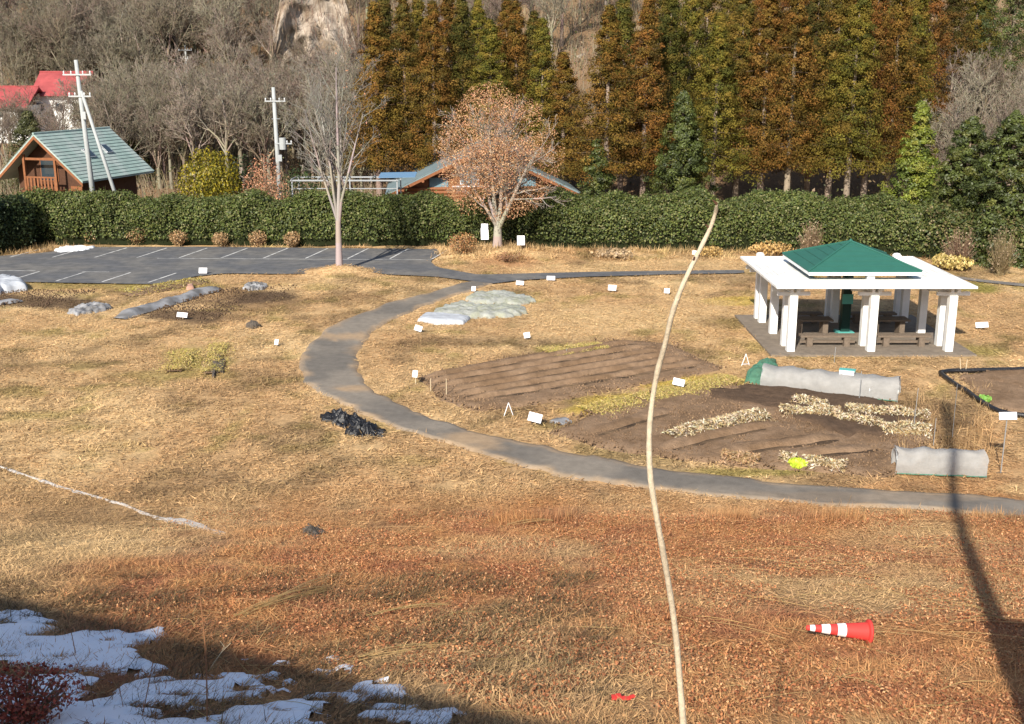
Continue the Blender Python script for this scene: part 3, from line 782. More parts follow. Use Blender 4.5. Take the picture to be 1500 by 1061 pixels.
for (a, b, lab) in (((800, 519), (832, 515), 'yellow green vegetable row behind the furrows, left clump'), ((838, 514), (885, 508), 'yellow green vegetable row behind the furrows, right clump'),
                    ((862, 605), (930, 588), 'yellowed weeds along the near edge of the furrows'), ((935, 587), (1075, 556), 'long yellowed weed strip between the two tilled plots'),
                    ((308, 548), (322, 505), 'green weed row left of the path bend'), ((255, 545), (275, 515), 'faint green weed row in the straw field')):
    straw_heap(a, b, 1.0 if a[0] > 700 else .8, .08, 900 if a[0] != 935 else 2200, lab, cols=((.48, .37, .12), (.36, .31, .08), (.54, .41, .18), (.32, .23, .09)), name='weed_row', cat='weeds', sz=(.05, .16))

# ------------------------------------------------------------------ traffic cone lying on the bank
A = gp(1180, 938); B = gp(1268, 938)
Lc = np.linalg.norm(B - A); dv = Vector(B - A).normalized()
cone = thing('traffic_cone', 'red and white traffic cone lying on its side on the bank', 'traffic cone', (B[0], B[1], B[2] + .06))
Mr = dv.to_track_quat('-Z', 'Y').to_matrix().to_4x4()
cone.matrix_world = Matrix.Translation((B[0], B[1], B[2] + .14)) @ Matrix.Rotation(.07, 4, 'Y') @ Mr
R0, R1 = .135, .035
def cr(t): return R0 + (R1 - R0) * t
seg = [(0, .36, M_red, 'body'), (.36, .50, M_reflect, 'white_band'), (.50, .62, M_red, 'body'), (.62, .76, M_reflect, 'white_band'), (.76, .87, M_red, 'body'), (.87, .95, M_reflect, 'white_band'), (.95, 1.0, M_red, 'tip')]
for (a, b, m, nm) in seg:
    MB().lathe([(cr(a) + (.003 if m is M_reflect else 0), Lc * a), (cr(b) + (.003 if m is M_reflect else 0), Lc * b)] + ([(.001, Lc * b + .012)] if b == 1 else []), n=20).build(nm, m, cone, smooth=True)
MB().lathe([(R0 - .02, .0), (R0 + .02, -.012), (R0 + .045, -.02), (R0 + .045, -.05), (R0 - .025, -.05), (R0 - .02, 0)], n=20).build('base_flare', M_red, cone, smooth=True)
P = gp(913, 1025)
o = MB()
for k in range(5):
    o.box((k * .055 - .11, .015 * math.sin(k * 2.1), .03 + .012 * math.sin(k * 1.7)), (.06, .09 - .012 * k, .022), .1 * k)
tag(o.build('plastic_scrap', M_red, loc=P), 'small red plastic scrap lying on the bank near the sapling', 'plastic')
MBp = MB()
P = gp(279, 421)
cover([(272, 424), (276, 418), (283, 418), (285, 423)], M_orangebit, 'small orange plastic bundle beside the silver mulch strip', name='plastic_bundle', cat='plastic', h=.12, amp=.1, prof=.9, n=24, rings=5)

# ------------------------------------------------------------------ buildings beyond the hedge
def gable_house(name, label, loc, rz, W, L, ze, zr, over=.5, wallm=M_log, roofm=M_vroof, courses=15, z0=-.3, th=.12):
    """ridge along local +Y, near gable at y=0"""
    h = thing(name, label, 'building', loc, rz)
    MB().poly([(-W / 2, 0, z0), (W / 2, 0, z0), (W / 2, 0, ze), (0, 0, zr - .15), (-W / 2, 0, ze)], (0, L, 0)).build('wall', wallm, h)
    sl = Vector((W / 2 + over, 0, -(zr - ze) * (W / 2 + over) / (W / 2))); n = Vector((-sl.z, 0, sl.x)).normalized()
    for s in (-1, 1):
        r = MB().poly([(0, -over * 1.4, zr), (s * sl.x, -over * 1.4, zr + sl.z), (s * sl.x, -over * 1.4, zr + sl.z + th), (0, -over * 1.4, zr + th)], (0, L + over * 2.4, 0)).build('roof_slope', roofm, h)
        for k in range(courses):
            t0 = k / courses; t1 = (k + 1) / courses
            x0, x1 = s * sl.x * t0, s * (sl.x * t1 + .04); za_, zb = zr + sl.z * t0 + th, zr + sl.z * t1 + th - sl.z * 0
            MB().poly([(x0, -over * 1.4 - .02, za_ + .01), (x1, -over * 1.4 - .02, zb + .028), (x1, -over * 1.4 - .02, zb + .012), (x0, -over * 1.4 - .02, za_ - .02)], (0, L + over * 2.4 + .04, 0)).build('roof_course', roofm, r)
        MB().poly([(0, 0, 0), (s * sl.x, 0, sl.z), (s * sl.x, 0, sl.z - .22), (0, 0, -.22)], (0, .07, 0)).build('barge_board', M_log, h, loc=(0, -over * 1.4 - .03, zr - .01))
    MB().tube((0, -over * 1.4 - .04, zr + th + .03), (0, L + over + .04, zr + th + .03), .08, .08, 6).build('ridge_cap', roofm, h)
    return h
def window(h, x, z, w, hh, y=-.02, m=M_glass, frame=M_white):
    f = MB().box((x, y, z), (w + .14, .06, hh + .14)).build('window', frame, h)
    MB().box((x, y - .032, z), (w, .02, hh)).build('pane', m, f)
    return f
cabin = gable_house('cabin', 'wooden cabin with steep pale green roof behind the hedge on the left', (-32.45, 79.9, 0), -.27, 5.2, 6.4, 4.3, 6.6, over=.95, wallm=M_logd)
MB().box((0, -.55, 2.75), (2.6, 1.1, .12)).build('balcony_floor', M_log, cabin)
for x in (-1.25, 1.25):
    MB().box((x, -1.0, 2.6), (.16, .16, 5.4)).build('balcony_post', M_log, cabin)
MB().box((0, -1.0, 3.75), (2.6, .08, .1)).build('balcony_rail', M_log, cabin)
for k in range(9):
    MB().box((-1.1 + .275 * k, -1.0, 3.25), (.14, .04, .95)).build('baluster', M_log, cabin)
MB().box((0, -.95, 5.0), (2.3, .1, .16)).build('tie_beam', M_log, cabin)
window(cabin, 0, 4.2, 1.3, 1.5, frame=M_log); window(cabin, 1.9, 2.2, .8, 1.2, frame=M_log); window(cabin, -1.9, 2.0, .8, 1.2, frame=M_log)
MB().box((0, -1.08, 2.0), (1.1, .05, .95)).build('white_panel', M_sign, cabin)
MB().box((2.15, -.08, 1.5), (.9, .12, 3.2)).build('wall_panel', M_log, cabin)
sl = math.atan2(2.3, 2.6)
for (yy, t) in ((2.1, .53), (4.4, .48)):
    f = MB().box((0, 0, 0), (.85, .75, .12)).build('skylight', M_steel, cabin)
    f.matrix_local = Matrix.Translation((3.4 * t, yy, 6.6 + .22 - 3.4 * t * 2.3 / 2.6)) @ Matrix.Rotation(sl, 4, 'Y')
    MB().box((0, 0, .07), (.68, .58, .03)).build('pane', M_glass, f)

lodge = gable_house('lodge', 'wide log lodge with low slate roof behind the copper leaved tree', (-2.2, 85.5, 0), .08, 13.0, 10.0, 2.3, 5.35, over=.75, wallm=M_log, roofm=M_groof2, courses=10)
for x in (-3.3, 3.3):
    window(lodge, x, 2.5, 1.4, 1.3, m=M_bluewin, frame=M_logd)
for x in (-1.0, 1.0): window(lodge, x, 3.3, 1.3, 1.2, m=M_bluewin, frame=M_sign)
MB().box((0, -.03, 2.45), (4.6, .08, .14)).build('white_band', M_sign, lodge)
for s in (-1, 1):
    for k in range(4):
        MB().tube((s * (6.0 - k * 1.5), -1.1, 2.28 + k * .7), (s * (6.0 - k * 1.5), .2, 2.28 + k * .7), .11, .11, 8).build('purlin', M_log, lodge)
for k in range(9):
    MB().tube((-6.4, -.04, .15 + .27 * k), (6.4, -.04, .15 + .27 * k), .15, .15, 8).build('wall_log', M_log, lodge)
# steel frame with blue sheet next to the lodge
fr = thing('steel_shelter', 'low galvanised steel frame shelter beyond the hedge beside the bare tree', 'shelter', (-11.8, 80.0, 0))
fz = 3.42
for x in (-3.7, 0, 3.7):
    for y in (0, 2.6):
        MB().box((x, y, fz / 2 - .1), (.09, .09, fz + .2)).build('post', M_steel, fr)
for y in (0, 2.6):
    MB().box((0, y - .06, fz + .02), (7.6, .1, .1)).build('beam', M_steel, fr)
for x in (-3.7, -1.85, 0, 1.85, 3.7):
    MB().box((x, 1.3, fz + .11), (.08, 2.9, .06)).build('rafter', M_steel, fr)
MB().box((0, .5, fz - .6), (7.4, .04, .06)).build('rail', M_steel, fr)
o = MB().poly([(2.4, -.2, fz + .2), (5.0, -.2, fz + .25), (5.0, 1.6, fz + .45), (2.4, 1.6, fz + .4)], (0, 0, .03)).build('blue_sheet', M_blue, fr)

def far_house(label, u0, u1, vr, ve, vb, Y, wm=M_white, rm=M_rroof):
    a = at(u0, vr, Y); b = at(u1, vr, Y); e_ = at(u0, ve, Y)[2]; bs = at(u0, vb, Y)[2]; W = b[0] - a[0]; cx = (a[0] + b[0]) / 2
    h = thing('house', label, 'building', (cx, Y, bs))
    zz = e_ - bs; zr_ = a[2] - bs; D = 6.0
    MB().box((0, D / 2, zz / 2 - 1.5), (W - .8, D, zz + 3)).build('wall', wm, h)
    MB().poly([(-W / 2, -.7, zz - .2), (-W / 2, D / 2, zr_), (-W / 2, D + .7, zz - .2), (-W / 2, D / 2, zr_ - .25)], (W, 0, 0)).build('roof', rm, h)
    MB().tube((-W / 2, D / 2, zr_ + .03), (W / 2, D / 2, zr_ + .03), .1, .1, 6).build('ridge_cap', rm, h)
    n = max(2, int(W / 1.8))
    for k in range(n):
        x = -W / 2 + .9 + (W - 1.8) * k / max(1, n - 1)
        for z in ((zz * .3, zz * .75) if zz > 3 else (zz * .5,)):
            window(h, x, z, .8, .8, m=M_glass, frame=wm)
far_house('red roofed white house high among the bare trees on the left', 42, 122, 106, 138, 176, 126)
far_house('lower red roofed white house at the far left edge', -40, 40, 128, 155, 178, 122)
far_house('tiny white hut glimpsed among bare trees near the middle', 276, 291, 146, 152, 164, 128, rm=M_conc)
far_house('tiny white shed glimpsed among the bare trees on the left slope', 227, 246, 146, 152, 164, 130, rm=M_conc)

# ------------------------------------------------------------------ utility poles
def arm(o, z, w, x=0.):
    a = MB().box((x, -.14, z), (w, .09, .09)).build('crossarm', M_steel, o)
    for k in (-1, -.45, .45, 1):
        MB().lathe([(.02, 0), (.055, .03), (.03, .07), (.06, .11), (.025, .2), (.001, .22)], (x + k * w * .46, -.14, z + .045), 8).build('insulator', M_insul, a)
p1 = thing('utility_pole', 'tall concrete utility pole with a slanting brace beside the green cabin', 'utility pole', (xu(136, 77.5, 4), 77.5, 0))
zt = at(124, 88, 77.5)[2]
MB().tube((0, 0, -.4), (-.42, 0, zt), .2, .12, 12).build('pole', M_conc, p1, smooth=True)
arm(p1, zt - .95, 1.9, -.38); arm(p1, zt - 2.35, 1.5, -.33)
MB().tube((2.3, -.3, -.4), (-.2, -.15, zt - 2.0), .14, .10, 10).build('brace_pole', M_conc, p1, smooth=True)
MB().box((-.12, -.22, zt - 3.6), (.25, .2, .5)).build('junction_box', M_steel, p1)
p2 = thing('utility_pole', 'concrete utility pole with a transformer left of the bare tree', 'utility pole', (xu(408, 90, 4), 90, 0))
zt = at(405, 128, 90)[2]
MB().tube((0, 0, -.4), (-.12, 0, zt), .21, .13, 12).build('pole', M_conc, p2, smooth=True)
arm(p2, zt - 1.05, 1.6); arm(p2, zt - 4.3, 1.3, .5)
MB().tube((.42, -.1, zt - 4.75), (.42, -.1, zt - 3.85), .27, .27, 12).build('transformer', M_conc, p2)
MB().box((.2, -.3, zt - 5.4), (.3, .2, .5)).build('switch_box', M_steel, p2)
MB().tube((-.35, -.1, zt - 2.4), (.3, -.1, zt - 2.4), .03, .03, 6).build('bracket', M_steel, p2)
z3 = at(270, 66, 140)[2]; g3 = H(xu(270, 140, 15), 140)
p3 = thing('utility_pole', 'faint distant utility pole among the bare trees upper left', 'utility pole', (xu(270, 140, 15), 140, g3))
MB().tube((0, 0, -.4), (0, 0, z3 - g3), .18, .11, 8).build('pole', M_conc, p3); arm(p3, z3 - g3 - .6, 1.6); arm(p3, z3 - g3 - 1.6, 1.2)

# the pole whose shadow falls across the bank stands beside the viewpoint, out of frame
tip = gp(1386, 590); t_ = (tip[1] - 3.2) / LDIR.y
q = tip - np.array(LDIR) * t_
bz = H(q[0], 3.2)
p4 = thing('utility_pole', 'concrete utility pole beside the viewpoint casting the long shadow on the bank', 'utility pole', (q[0], 3.2, bz))
hp = q[2] - bz
MB().tube((0, 0, -.5), (0, 0, hp), .19, .12, 14).build('pole', M_conc, p4, smooth=True)
MB().tube((.36, .1, hp * .17), (.36, .1, hp * .17 + .8), .26, .26, 14).build('transformer', M_conc, p4)
MB().box((.12, 0, hp * .19), (.5, .1, .1)).build('bracket', M_steel, p4)

# ------------------------------------------------------------------ the building beside the viewpoint that shades the bank's foot
s0 = gp(0, 868); s1 = gp(420, 955); s2 = gp(800, 1058); YC = -4.0
def back(p): 
    t = (p[1] - YC) / LDIR.y; return p - np.array(LDIR) * t
e0, e1, e2 = back(s0), back(s1), back(s2)
slp = (e2[2] - e0[2]) / (e2[0] - e0[0])
xl = e0[0] - 16; xr = e2[0] + 1.5
def ez(x): return e0[2] + slp * (x - e0[0])
bb = thing('house', 'tall house beside the viewpoint whose roof shades the snowy foot of the bank', 'building', (0, YC, 9.4))
MB().poly([(xl, -.4, -.4), (xr - .6, -.4, -.4), (xr - .6, -.4, ez(xr) - 9.7), (xl, -.4, ez(xl) - 9.7)], (0, -7, 0)).build('wall', M_conc, bb)
MB().poly([(xl - .5, 0, ez(xl - .5) - 9.55), (xr, 0, ez(xr) - 9.55), (xr, 0, ez(xr) - 9.4), (xl - .5, 0, ez(xl - .5) - 9.4)], (0, -8, 0)).build('roof', M_groof2, bb)
for k in range(4):
    window(bb, xl + 3 + k * (xr - xl - 6) / 3, 2.0, 1.6, 1.4, y=-.37)

# ------------------------------------------------------------------ cliff behind the woods
n1, n2 = 150, 80
cu = np.linspace(-44, 22, n1); cv = np.linspace(0, 1, n2)
CU, CV = np.meshgrid(cu, cv)
prof = .05 + .95 * np.clip(np.exp(-((CU + 21.5) / 5.0) ** 4) + .5 * np.exp(-((CU - 7.5) / 2.2) ** 4) + .35 * (fbm(CU * .25, CV * 1.5, 4) - .5), 0, 1)
cy = 121 + CV * 7 + 4.5 * (fbm(CU * .16, CV * 2.2 + 5, 5) - .5) * 2 + 4.0 * (fbm(CU * .6, CV * 7, 5) - .5)
cy = cy + 1.3 * (fbm(CU * 2.2, CV * 26, 4) - .5) + 1.2 * np.abs(fbm(CU * .9 + 7, CV * 4, 4) - .5) * 4
cz = 1.5 + CV * 19.5 * prof + 1.2 * (fbm(CU * .4 + 9, CV * 5, 4) - .5)
ii = (np.arange(n2 - 1)[:, None] * n1 + np.arange(n1 - 1)[None]).ravel()
tag(link('cliff', mesh_np('cliff', np.c_[CU.ravel(), cy.ravel(), cz.ravel()], np.stack([ii, ii + 1, ii + n1 + 1, ii + n1], 1)), M_rock), 'pale bare rock cliff showing between trees on the hillside', kind='structure')

# ------------------------------------------------------------------ plants: generators
def unit(v): return v / (np.linalg.norm(v) + 1e-9)
def grow(seed, h, trunk_h, r0, limbs, spread, levels, kids, lenk=.62, rise=.25, wig=.12, lmul=1.0):
    """returns per-level lists of segments and the outer points"""
    r = np.random.default_rng(seed); segs = [[] for _ in range(levels + 1)]; tips = []
    def branch(p, d, L, rad, lev):
        n = 4 if lev < levels else 2; q = p; dd = d; pts = [p]
        for i in range(n):
            dd = unit(dd + r.normal(size=3) * wig + np.array([0, 0, rise / n]))
            q2 = q + dd * L / n
            ra = rad * (1 - .75 * i / n); rb = rad * (1 - .75 * (i + 1) / n)
            segs[lev].append((q, q2, ra, rb)); q = q2; pts.append(q)
        if lev >= levels - 1: tips.extend(pts[1:])
        if lev < levels:
            k = kids[lev] if lev < len(kids) else kids[-1]
            for j in range(k):
                t = .25 + .75 * (j + r.random()) / k
                s = min(int(t * n), n - 1); b = pts[s] + (pts[s + 1] - pts[s]) * (t * n - s)
                ax = unit(np.cross(dd, r.normal(size=3)))
                nd = unit(unit(pts[s + 1] - pts[s]) * .75 + ax * r.uniform(.45, .95))
                branch(b, nd, L * lenk * r.uniform(.7, 1.15) * (1.1 - .45 * t), rad * (1 - .7 * t) * .62, lev + 1)
    p = np.array([0, 0, -.15]); top = np.array([r.normal() * .06, r.normal() * .06, trunk_h])
    segs[0].append((p, top * .5, r0 * 1.25, r0)); segs[0].append((top * .5, top, r0, r0 * .85))
    for j in range(limbs):
        a = 2 * math.pi * (j + r.random() * .6) / limbs; sp = spread * r.uniform(.35, 1.1)
        d = unit(np.array([math.cos(a) * sp, math.sin(a) * sp, 1.0]))
        branch(top - np.array([0, 0, r.random() * trunk_h * .25]), d, (h - trunk_h) * lmul * r.uniform(.6, .85), r0 * r.uniform(.42, .62), 1)
    d = unit(np.array([r.normal() * .05, r.normal() * .05, 1.])); branch(top, d, (h - trunk_h) * lmul * .85, r0 * .7, 1)
    return segs, np.array(tips)
def wood_mesh(segs, lev, sides, col, r, rmin=.008):
    parts = []
    for l in lev:
        S = segs[l]
        if not S: continue
        P0 = np.array([s[0] for s in S]); P1 = np.array([s[1] for s in S]); R0 = np.maximum([s[2] for s in S], rmin); R1 = np.maximum([s[3] for s in S], rmin * .8)
        V, F = tubes_np(P0, P1, R0, R1, sides[l]); K = np.repeat(jit(col, len(S), .25, r), sides[l] * 2, axis=0); parts.append((V, F, K))
    return merge(parts)
def bare_tree_meshes(seed, h, trunk_h, r0, limbs, spread, levels, kids, col, rmin=.012, **kw):
    segs, tips = grow(seed, h, trunk_h, r0, limbs, spread, levels, kids, **kw)
    r = np.random.default_rng(seed)
    sd = [10, 7, 5, 4, 3, 3]
    V, F, K = wood_mesh(segs, (0, 1), sd, col, r); tm = mesh_np('trunk', V, F, K, smooth=True)
    V, F, K = wood_mesh(segs, range(2, levels + 1), sd, np.array(col) * .92, r, rmin); cm = mesh_np('crown', V, F, K)
    return tm, cm, tips

# ------------------------------------------------------------------ hedge
def hedge(pts, depth, hh, label, n_per, cols, seed, name='hedge', lumpy=.35, leaf=(.12, .24)):
    r = np.random.default_rng(seed); P = np.array(pts, float); d = np.r_[0, np.cumsum(np.linalg.norm(np.diff(P, axis=0), axis=1))]; L = d[-1]
    def base(t): return np.stack([np.interp(t, d, P[:, k]) for k in range(2)], -1)
    def tang(t):
        a = base(np.clip(t - .3, 0, L)); b = base(np.clip(t + .3, 0, L)); v = b - a; return v / (np.linalg.norm(v, axis=-1, keepdims=True) + 1e-9)
    def hull(t, s, inset):
        """s 0..1 runs over front face, top and back face"""
        nrm = tang(t); nrm = np.stack([-nrm[..., 1], nrm[..., 0]], -1)         # points to the back side
        hl = hh * (.93 + .42 * (fbm(t * .45 + seed, t * 0 + 2, 3) - .5))
        a = s * np.pi; off = depth / 2 * (1 - np.sign(np.cos(a)) * np.abs(np.cos(a)) ** .45); z = hl * np.sin(a) ** .5
        bulge = lumpy * (fbm(t * .8 + seed * 3, s * 6 + seed, 4) - .5) * 2
        cen = np.array(depth / 2)
        o = off + np.sign(off - cen) * (bulge - inset); z = z * (1 + bulge * .05) - inset * np.clip(z / hl, 0, 1)
        q = base(t) + nrm * o[..., None]
        return np.concatenate([q, (z + Hh(q[..., 0], q[..., 1]))[..., None]], -1), nrm, off
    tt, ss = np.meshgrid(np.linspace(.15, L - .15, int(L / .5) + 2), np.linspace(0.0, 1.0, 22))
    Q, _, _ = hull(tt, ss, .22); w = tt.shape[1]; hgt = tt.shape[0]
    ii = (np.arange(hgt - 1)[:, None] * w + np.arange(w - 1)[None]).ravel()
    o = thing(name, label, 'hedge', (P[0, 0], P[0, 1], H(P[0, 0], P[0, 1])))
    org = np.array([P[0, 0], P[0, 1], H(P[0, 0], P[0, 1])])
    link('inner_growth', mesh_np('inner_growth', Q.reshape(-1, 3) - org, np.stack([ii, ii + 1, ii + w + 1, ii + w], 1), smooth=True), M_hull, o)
    n = int(L * n_per); t = r.random(n) * L; s = np.clip(np.where(r.random(n) < .68, r.random(n) * .5, .5 + r.random(n) * .38), .01, .99)
    C, nrm, off = hull(t, s, 0.0)
    C = C + r.normal(size=C.shape) * .07; C[:, 2] -= np.abs(r.normal(size=n)) * .05
    ends = np.minimum(t, L - t); 
    out = np.concatenate([-nrm * np.sign(depth / 2 - off)[:, None] * np.abs(np.cos(s * np.pi))[:, None], np.sin(s * np.pi)[:, None]], 1)
    k = r.choice(len(cols), n, p=[c[1] for c in cols]); col = np.array([c[0] for c in cols])[k] * (.65 + .7 * r.random((n, 1))) * (.7 + .6 * fbm(t * .9, s * 8 + seed, 3)[:, None])
    V, F, K = quads_np(C - org, r.uniform(leaf[0], leaf[1], n), col, nrm=out, spread=.75, aspect=.65, r=r)
    link('foliage', mesh_np('foliage', V, F, K), M_hedgeleaf, o)
    # stray shoots along the top
    ns = int(L * 5); t = r.random(ns) * L; C, _, _ = hull(t, np.full(ns, .45) + r.normal(size=ns) * .12, 0.); Ln = r.uniform(.1, .45, ns)
    V, F = tubes_np(C - org - np.array([0, 0, .2]), C - org + np.c_[r.normal(size=ns) * .08, r.normal(size=ns) * .08, Ln], np.full(ns, .012), np.full(ns, .005), 3)
    V2, F2, K2 = quads_np(np.repeat(C - org, 5, 0) + np.c_[r.normal(size=(ns * 5, 2)) * .07, np.repeat(Ln, 5) * r.random(ns * 5)], r.uniform(.08, .17, ns * 5), np.array(cols[0][0]) * (.7 + .6 * r.random((ns * 5, 1))), r=r)
    Vm, Fm, Km = merge([(V, F, np.tile(np.array([[.10, .08, .04]]), (len(V), 1))), (V2, F2, K2)])
    tag(link('shoots', mesh_np('shoots', Vm, Fm, Km), M_hedgeleaf, o), kind='stuff')
    return o
HG = [((.080, .105, .026), .45), ((.125, .138, .036), .3), ((.050, .068, .020), .15), ((.18, .17, .075), .10)]
hedge([(-32.6, 72.4), (-20, 72.4), (-10, 72.2), (-.6, 72.5)], 2.6, 3.3, 'long dark green clipped hedge behind the car park', 1500, HG, 1, lumpy=.6, leaf=(.08, .2))
hedge([(-2.0, 71.9), (6, 71.0), (12, 70.2), (20, 68.8), (25, 67.6)], 3.0, 3.55, 'dark green hedge running from the copper tree to behind the pavilion', 1600, HG, 2, lumpy=.75, leaf=(.08, .2))
hedge([(-48, 64.2), (-40, 64.5), (-34.5, 65.6), (-31.6, 68.0), (-30.2, 71.2)], 3.0, 3.6, 'hedge with shade painted into its leaves at the left end of the car park', 800, [((.022, .035, .012), .6), ((.04, .055, .015), .4)], 3)  # leaf colours darkened to carry the shade of the side turned from the sun
hedge([(24.6, 67.0), (29, 64.5), (36, 62.0)], 3.2, 3.2, 'loose mixed green hedge right of the pavilion', 900, [((.09, .10, .025), .4), ((.16, .13, .06), .25), ((.05, .07, .02), .35)], 4, lumpy=.6)

# ------------------------------------------------------------------ shrubs
def shrub(u, v, w, h, label, cols, n, leaf, cat='shrub', upright=False, twigs=60, name='shrub', P=None, mt=None, seed=0):
    r = np.random.default_rng(int(u * 3 + v) + seed)
    if P is None: P = gp(u, v)
    o = thing(name, label, cat, P)
    d = r.normal(size=(n, 3)); d /= np.linalg.norm(d, axis=1)[:, None]; rad = r.random((n, 1)) ** .4
    lump = .8 + .5 * fbm(d[:, 0] * 2 + u, d[:, 1] * 2 + d[:, 2] * 2, 3)[:, None]
    C = d * rad * lump * np.array([w / 2, w / 2, h / 2]) + np.array([0, 0, h * .52]); C[:, 2] = np.maximum(C[:, 2], .03)
    k = r.choice(len(cols), n, p=[c[1] for c in cols]); col = np.array([c[0] for c in cols])[k] * (.65 + .7 * r.random((n, 1)))
    V, F, K = quads_np(C, r.uniform(leaf[0], leaf[1], n), col, nrm=d, spread=.8, aspect=.6, r=r, up=np.array([0, 0, 1.]) if upright else None)
    link('foliage', mesh_np('foliage', V, F, K), mt or M_leaf, o)
    tp = C[r.choice(n, twigs)]; b0 = np.c_[r.normal(size=(twigs, 2)) * w * .05, np.full(twigs, -.05)]
    V, F = tubes_np(b0, tp, np.full(twigs, .014 + w * .003), np.full(twigs, .006), 3)
    link('stems', mesh_np('stems', V, F, np.tile(np.array([[.22, .15, .09]]), (len(V), 1))), M_twig, o)
    return o
BR = [((.40, .25, .12), .5), ((.30, .17, .08), .3), ((.48, .34, .18), .2)]
for i, (u, v, w, h, lab) in enumerate([(136, 352, 1.5, 1.0, 'brown clipped shrub at the hedge foot, first from the left'), (203, 354, 1.5, 1.15, 'round brown shrub at the hedge foot, second from the left'),
        (262, 356, 1.2, 1.0, 'round brown shrub at the hedge foot, third from the left'), (323, 357, 1.1, .9, 'round brown shrub at the hedge foot, fourth from the left'),
        (378, 357, 1.2, 1.0, 'round brown shrub at the hedge foot, fifth from the left'), (428, 358, 1.1, 1.0, 'round brown shrub at the hedge foot, nearest left of the bare tree')]):
    shrub(u, v + 4, w, h, lab, BR, 900, (.06, .13), upright=True, twigs=90)
shrub(678, 372, 1.9, 1.3, 'reddish brown shrub left of the copper leaved tree', [((.34, .15, .06), .5), ((.40, .24, .1), .5)], 900, (.07, .14), twigs=120)
shrub(745, 383, 1.9, .55, 'low dark brown shrub in front of the copper tree mound', [((.20, .09, .05), .6), ((.3, .17, .08), .4)], 600, (.05, .11), twigs=60)
def shrub_at(u, v, Y, w, h, *a, **k):
    p = at(u, v, Y); g = H(p[0], Y); return shrub(u, v, w, h, *a, P=np.array([p[0], Y, g]), **k)
shrub_at(307, 250, 77.5, 4.6, 5.6, 'golden yellow evergreen bush rising over the hedge', [((.23, .18, .012), .5), ((.12, .115, .012), .4), ((.32, .25, .02), .1)], 11000, (.1, .24), name='bush', cat='bush', upright=True)
shrub_at(385, 250, 76.6, 3.0, 5.2, 'copper leaved young tree rising over the hedge left of the bare tree', [((.42, .20, .11), .5), ((.34, .14, .08), .3), ((.5, .3, .18), .2)], 3600, (.08, .17), name='bush', cat='bush', twigs=160)
shrub_at(350, 262, 80, 3.6, 4.9, 'dark green bush between the yellow bush and the copper one', [((.03, .045, .015), 1.)], 2200, (.12, .26), name='bush', cat='bush')
shrub_at(440, 262, 82, 4.0, 4.0, 'dark green bush behind the hedge by the second utility pole', [((.04, .06, .018), 1.)], 1800, (.12, .26), name='bush', cat='bush')
shrub(1395, 394, 2.4, .8, 'pale dry reed clump at the hedge foot right of the pavilion', [((.55, .42, .16), .7), ((.36, .28, .08), .3)], 900, (.12, .3), upright=True)
for (u, v, w, h, lab) in ((1185, 384, 1.6, 2.6, 'leafless twiggy shrub against the hedge above the pavilion roof'), (1405, 392, 2.2, 2.2, 'leafless twiggy shrub against the hedge right of the pavilion'), (1465, 402, 1.8, 2.6, 'leafless twiggy shrub at the foot of the right edge conifer')):
    shrub(u, v, w, h, lab, [((.30, .22, .14), .7), ((.2, .15, .09), .3)], 500, (.05, .16), twigs=260)
shrub(1040, 376, 1.5, .6, 'dry straw tuft at the hedge foot beside the sapling', [((.48, .32, .12), 1.)], 500, (.1, .22), upright=True)
shrub(1130, 372, 2.6, .7, 'dry straw tuft at the hedge foot left of the green roof', [((.50, .32, .12), 1.)], 700, (.1, .24), upright=True)
shrub(900, 376, 2.6, .45, 'flat pile of dry branches at the hedge foot', [((.42, .30, .17), .7), ((.28, .2, .12), .3)], 500, (.08, .3))

# ------------------------------------------------------------------ cedars and other conifers
def cedar_meshes(seed, h, R, z0, cols, nc=300, per=90, leaf=(.09, .22), droop=.25, prow=.75, clump=.5):
    r = np.random.default_rng(seed)
    V, F = tubes_np([(0, 0, -.4), (0, 0, h * .5)], [(0, 0, h * .5), (0, 0, h * .97)], [.26, .15], [.15, .03], 8)
    tm = mesh_np('trunk', V, F, smooth=True)
    t = r.random(nc) ** 1.15; z = z0 + (h - z0) * t
    lump = .75 + .5 * vnoise(z * .7 + seed, r.random(nc) * 4)
    rr = R * (1 - t) ** prow * lump * (.08 + .92 * r.random(nc) ** .75) + .10; a = r.random(nc) * 2 * np.pi
    C = np.c_[rr * np.cos(a), rr * np.sin(a), z - droop * rr]
    kc = r.choice(len(cols), nc, p=[c[1] for c in cols]); base = np.array([c[0] for c in cols])[kc] * (.7 + .6 * r.random((nc, 1)))
    cs = clump * (.6 + .6 * r.random(nc)) * (.5 + .7 * (1 - t))
    dd = r.normal(size=(nc, per, 3)); dd /= np.linalg.norm(dd, axis=2)[..., None]; dd *= r.random((nc, per, 1)) ** .5
    P = C[:, None] + dd * cs[:, None, None] * np.array([1.0, 1.0, .8])
    out = np.stack([np.cos(a), np.sin(a), np.full(nc, .55)], 1)
    N = np.repeat(out, per, 0) * .6 + dd.reshape(-1, 3) * .9
    # clumps catch their own shade: colour is only varied leaf by leaf
    col = np.repeat(base, per, 0) * (.7 + .6 * r.random((nc * per, 1)))
    Vq, Fq, K = quads_np(P.reshape(-1, 3), r.uniform(leaf[0], leaf[1], nc * per), col, nrm=N, spread=.45, aspect=.55, r=r)
    m = nc // 3; V2, F2 = tubes_np(np.c_[C[:m, 0] * .05, C[:m, 1] * .05, C[:m, 2] + .1], C[:m], np.full(m, .035), np.full(m, .012), 3)
    Vm, Fm, Km = merge([(Vq, Fq, K), (V2, F2, np.tile(np.array([[.16, .11, .07]]), (len(V2), 1)))])
    return tm, mesh_np('crown', Vm, Fm, Km)
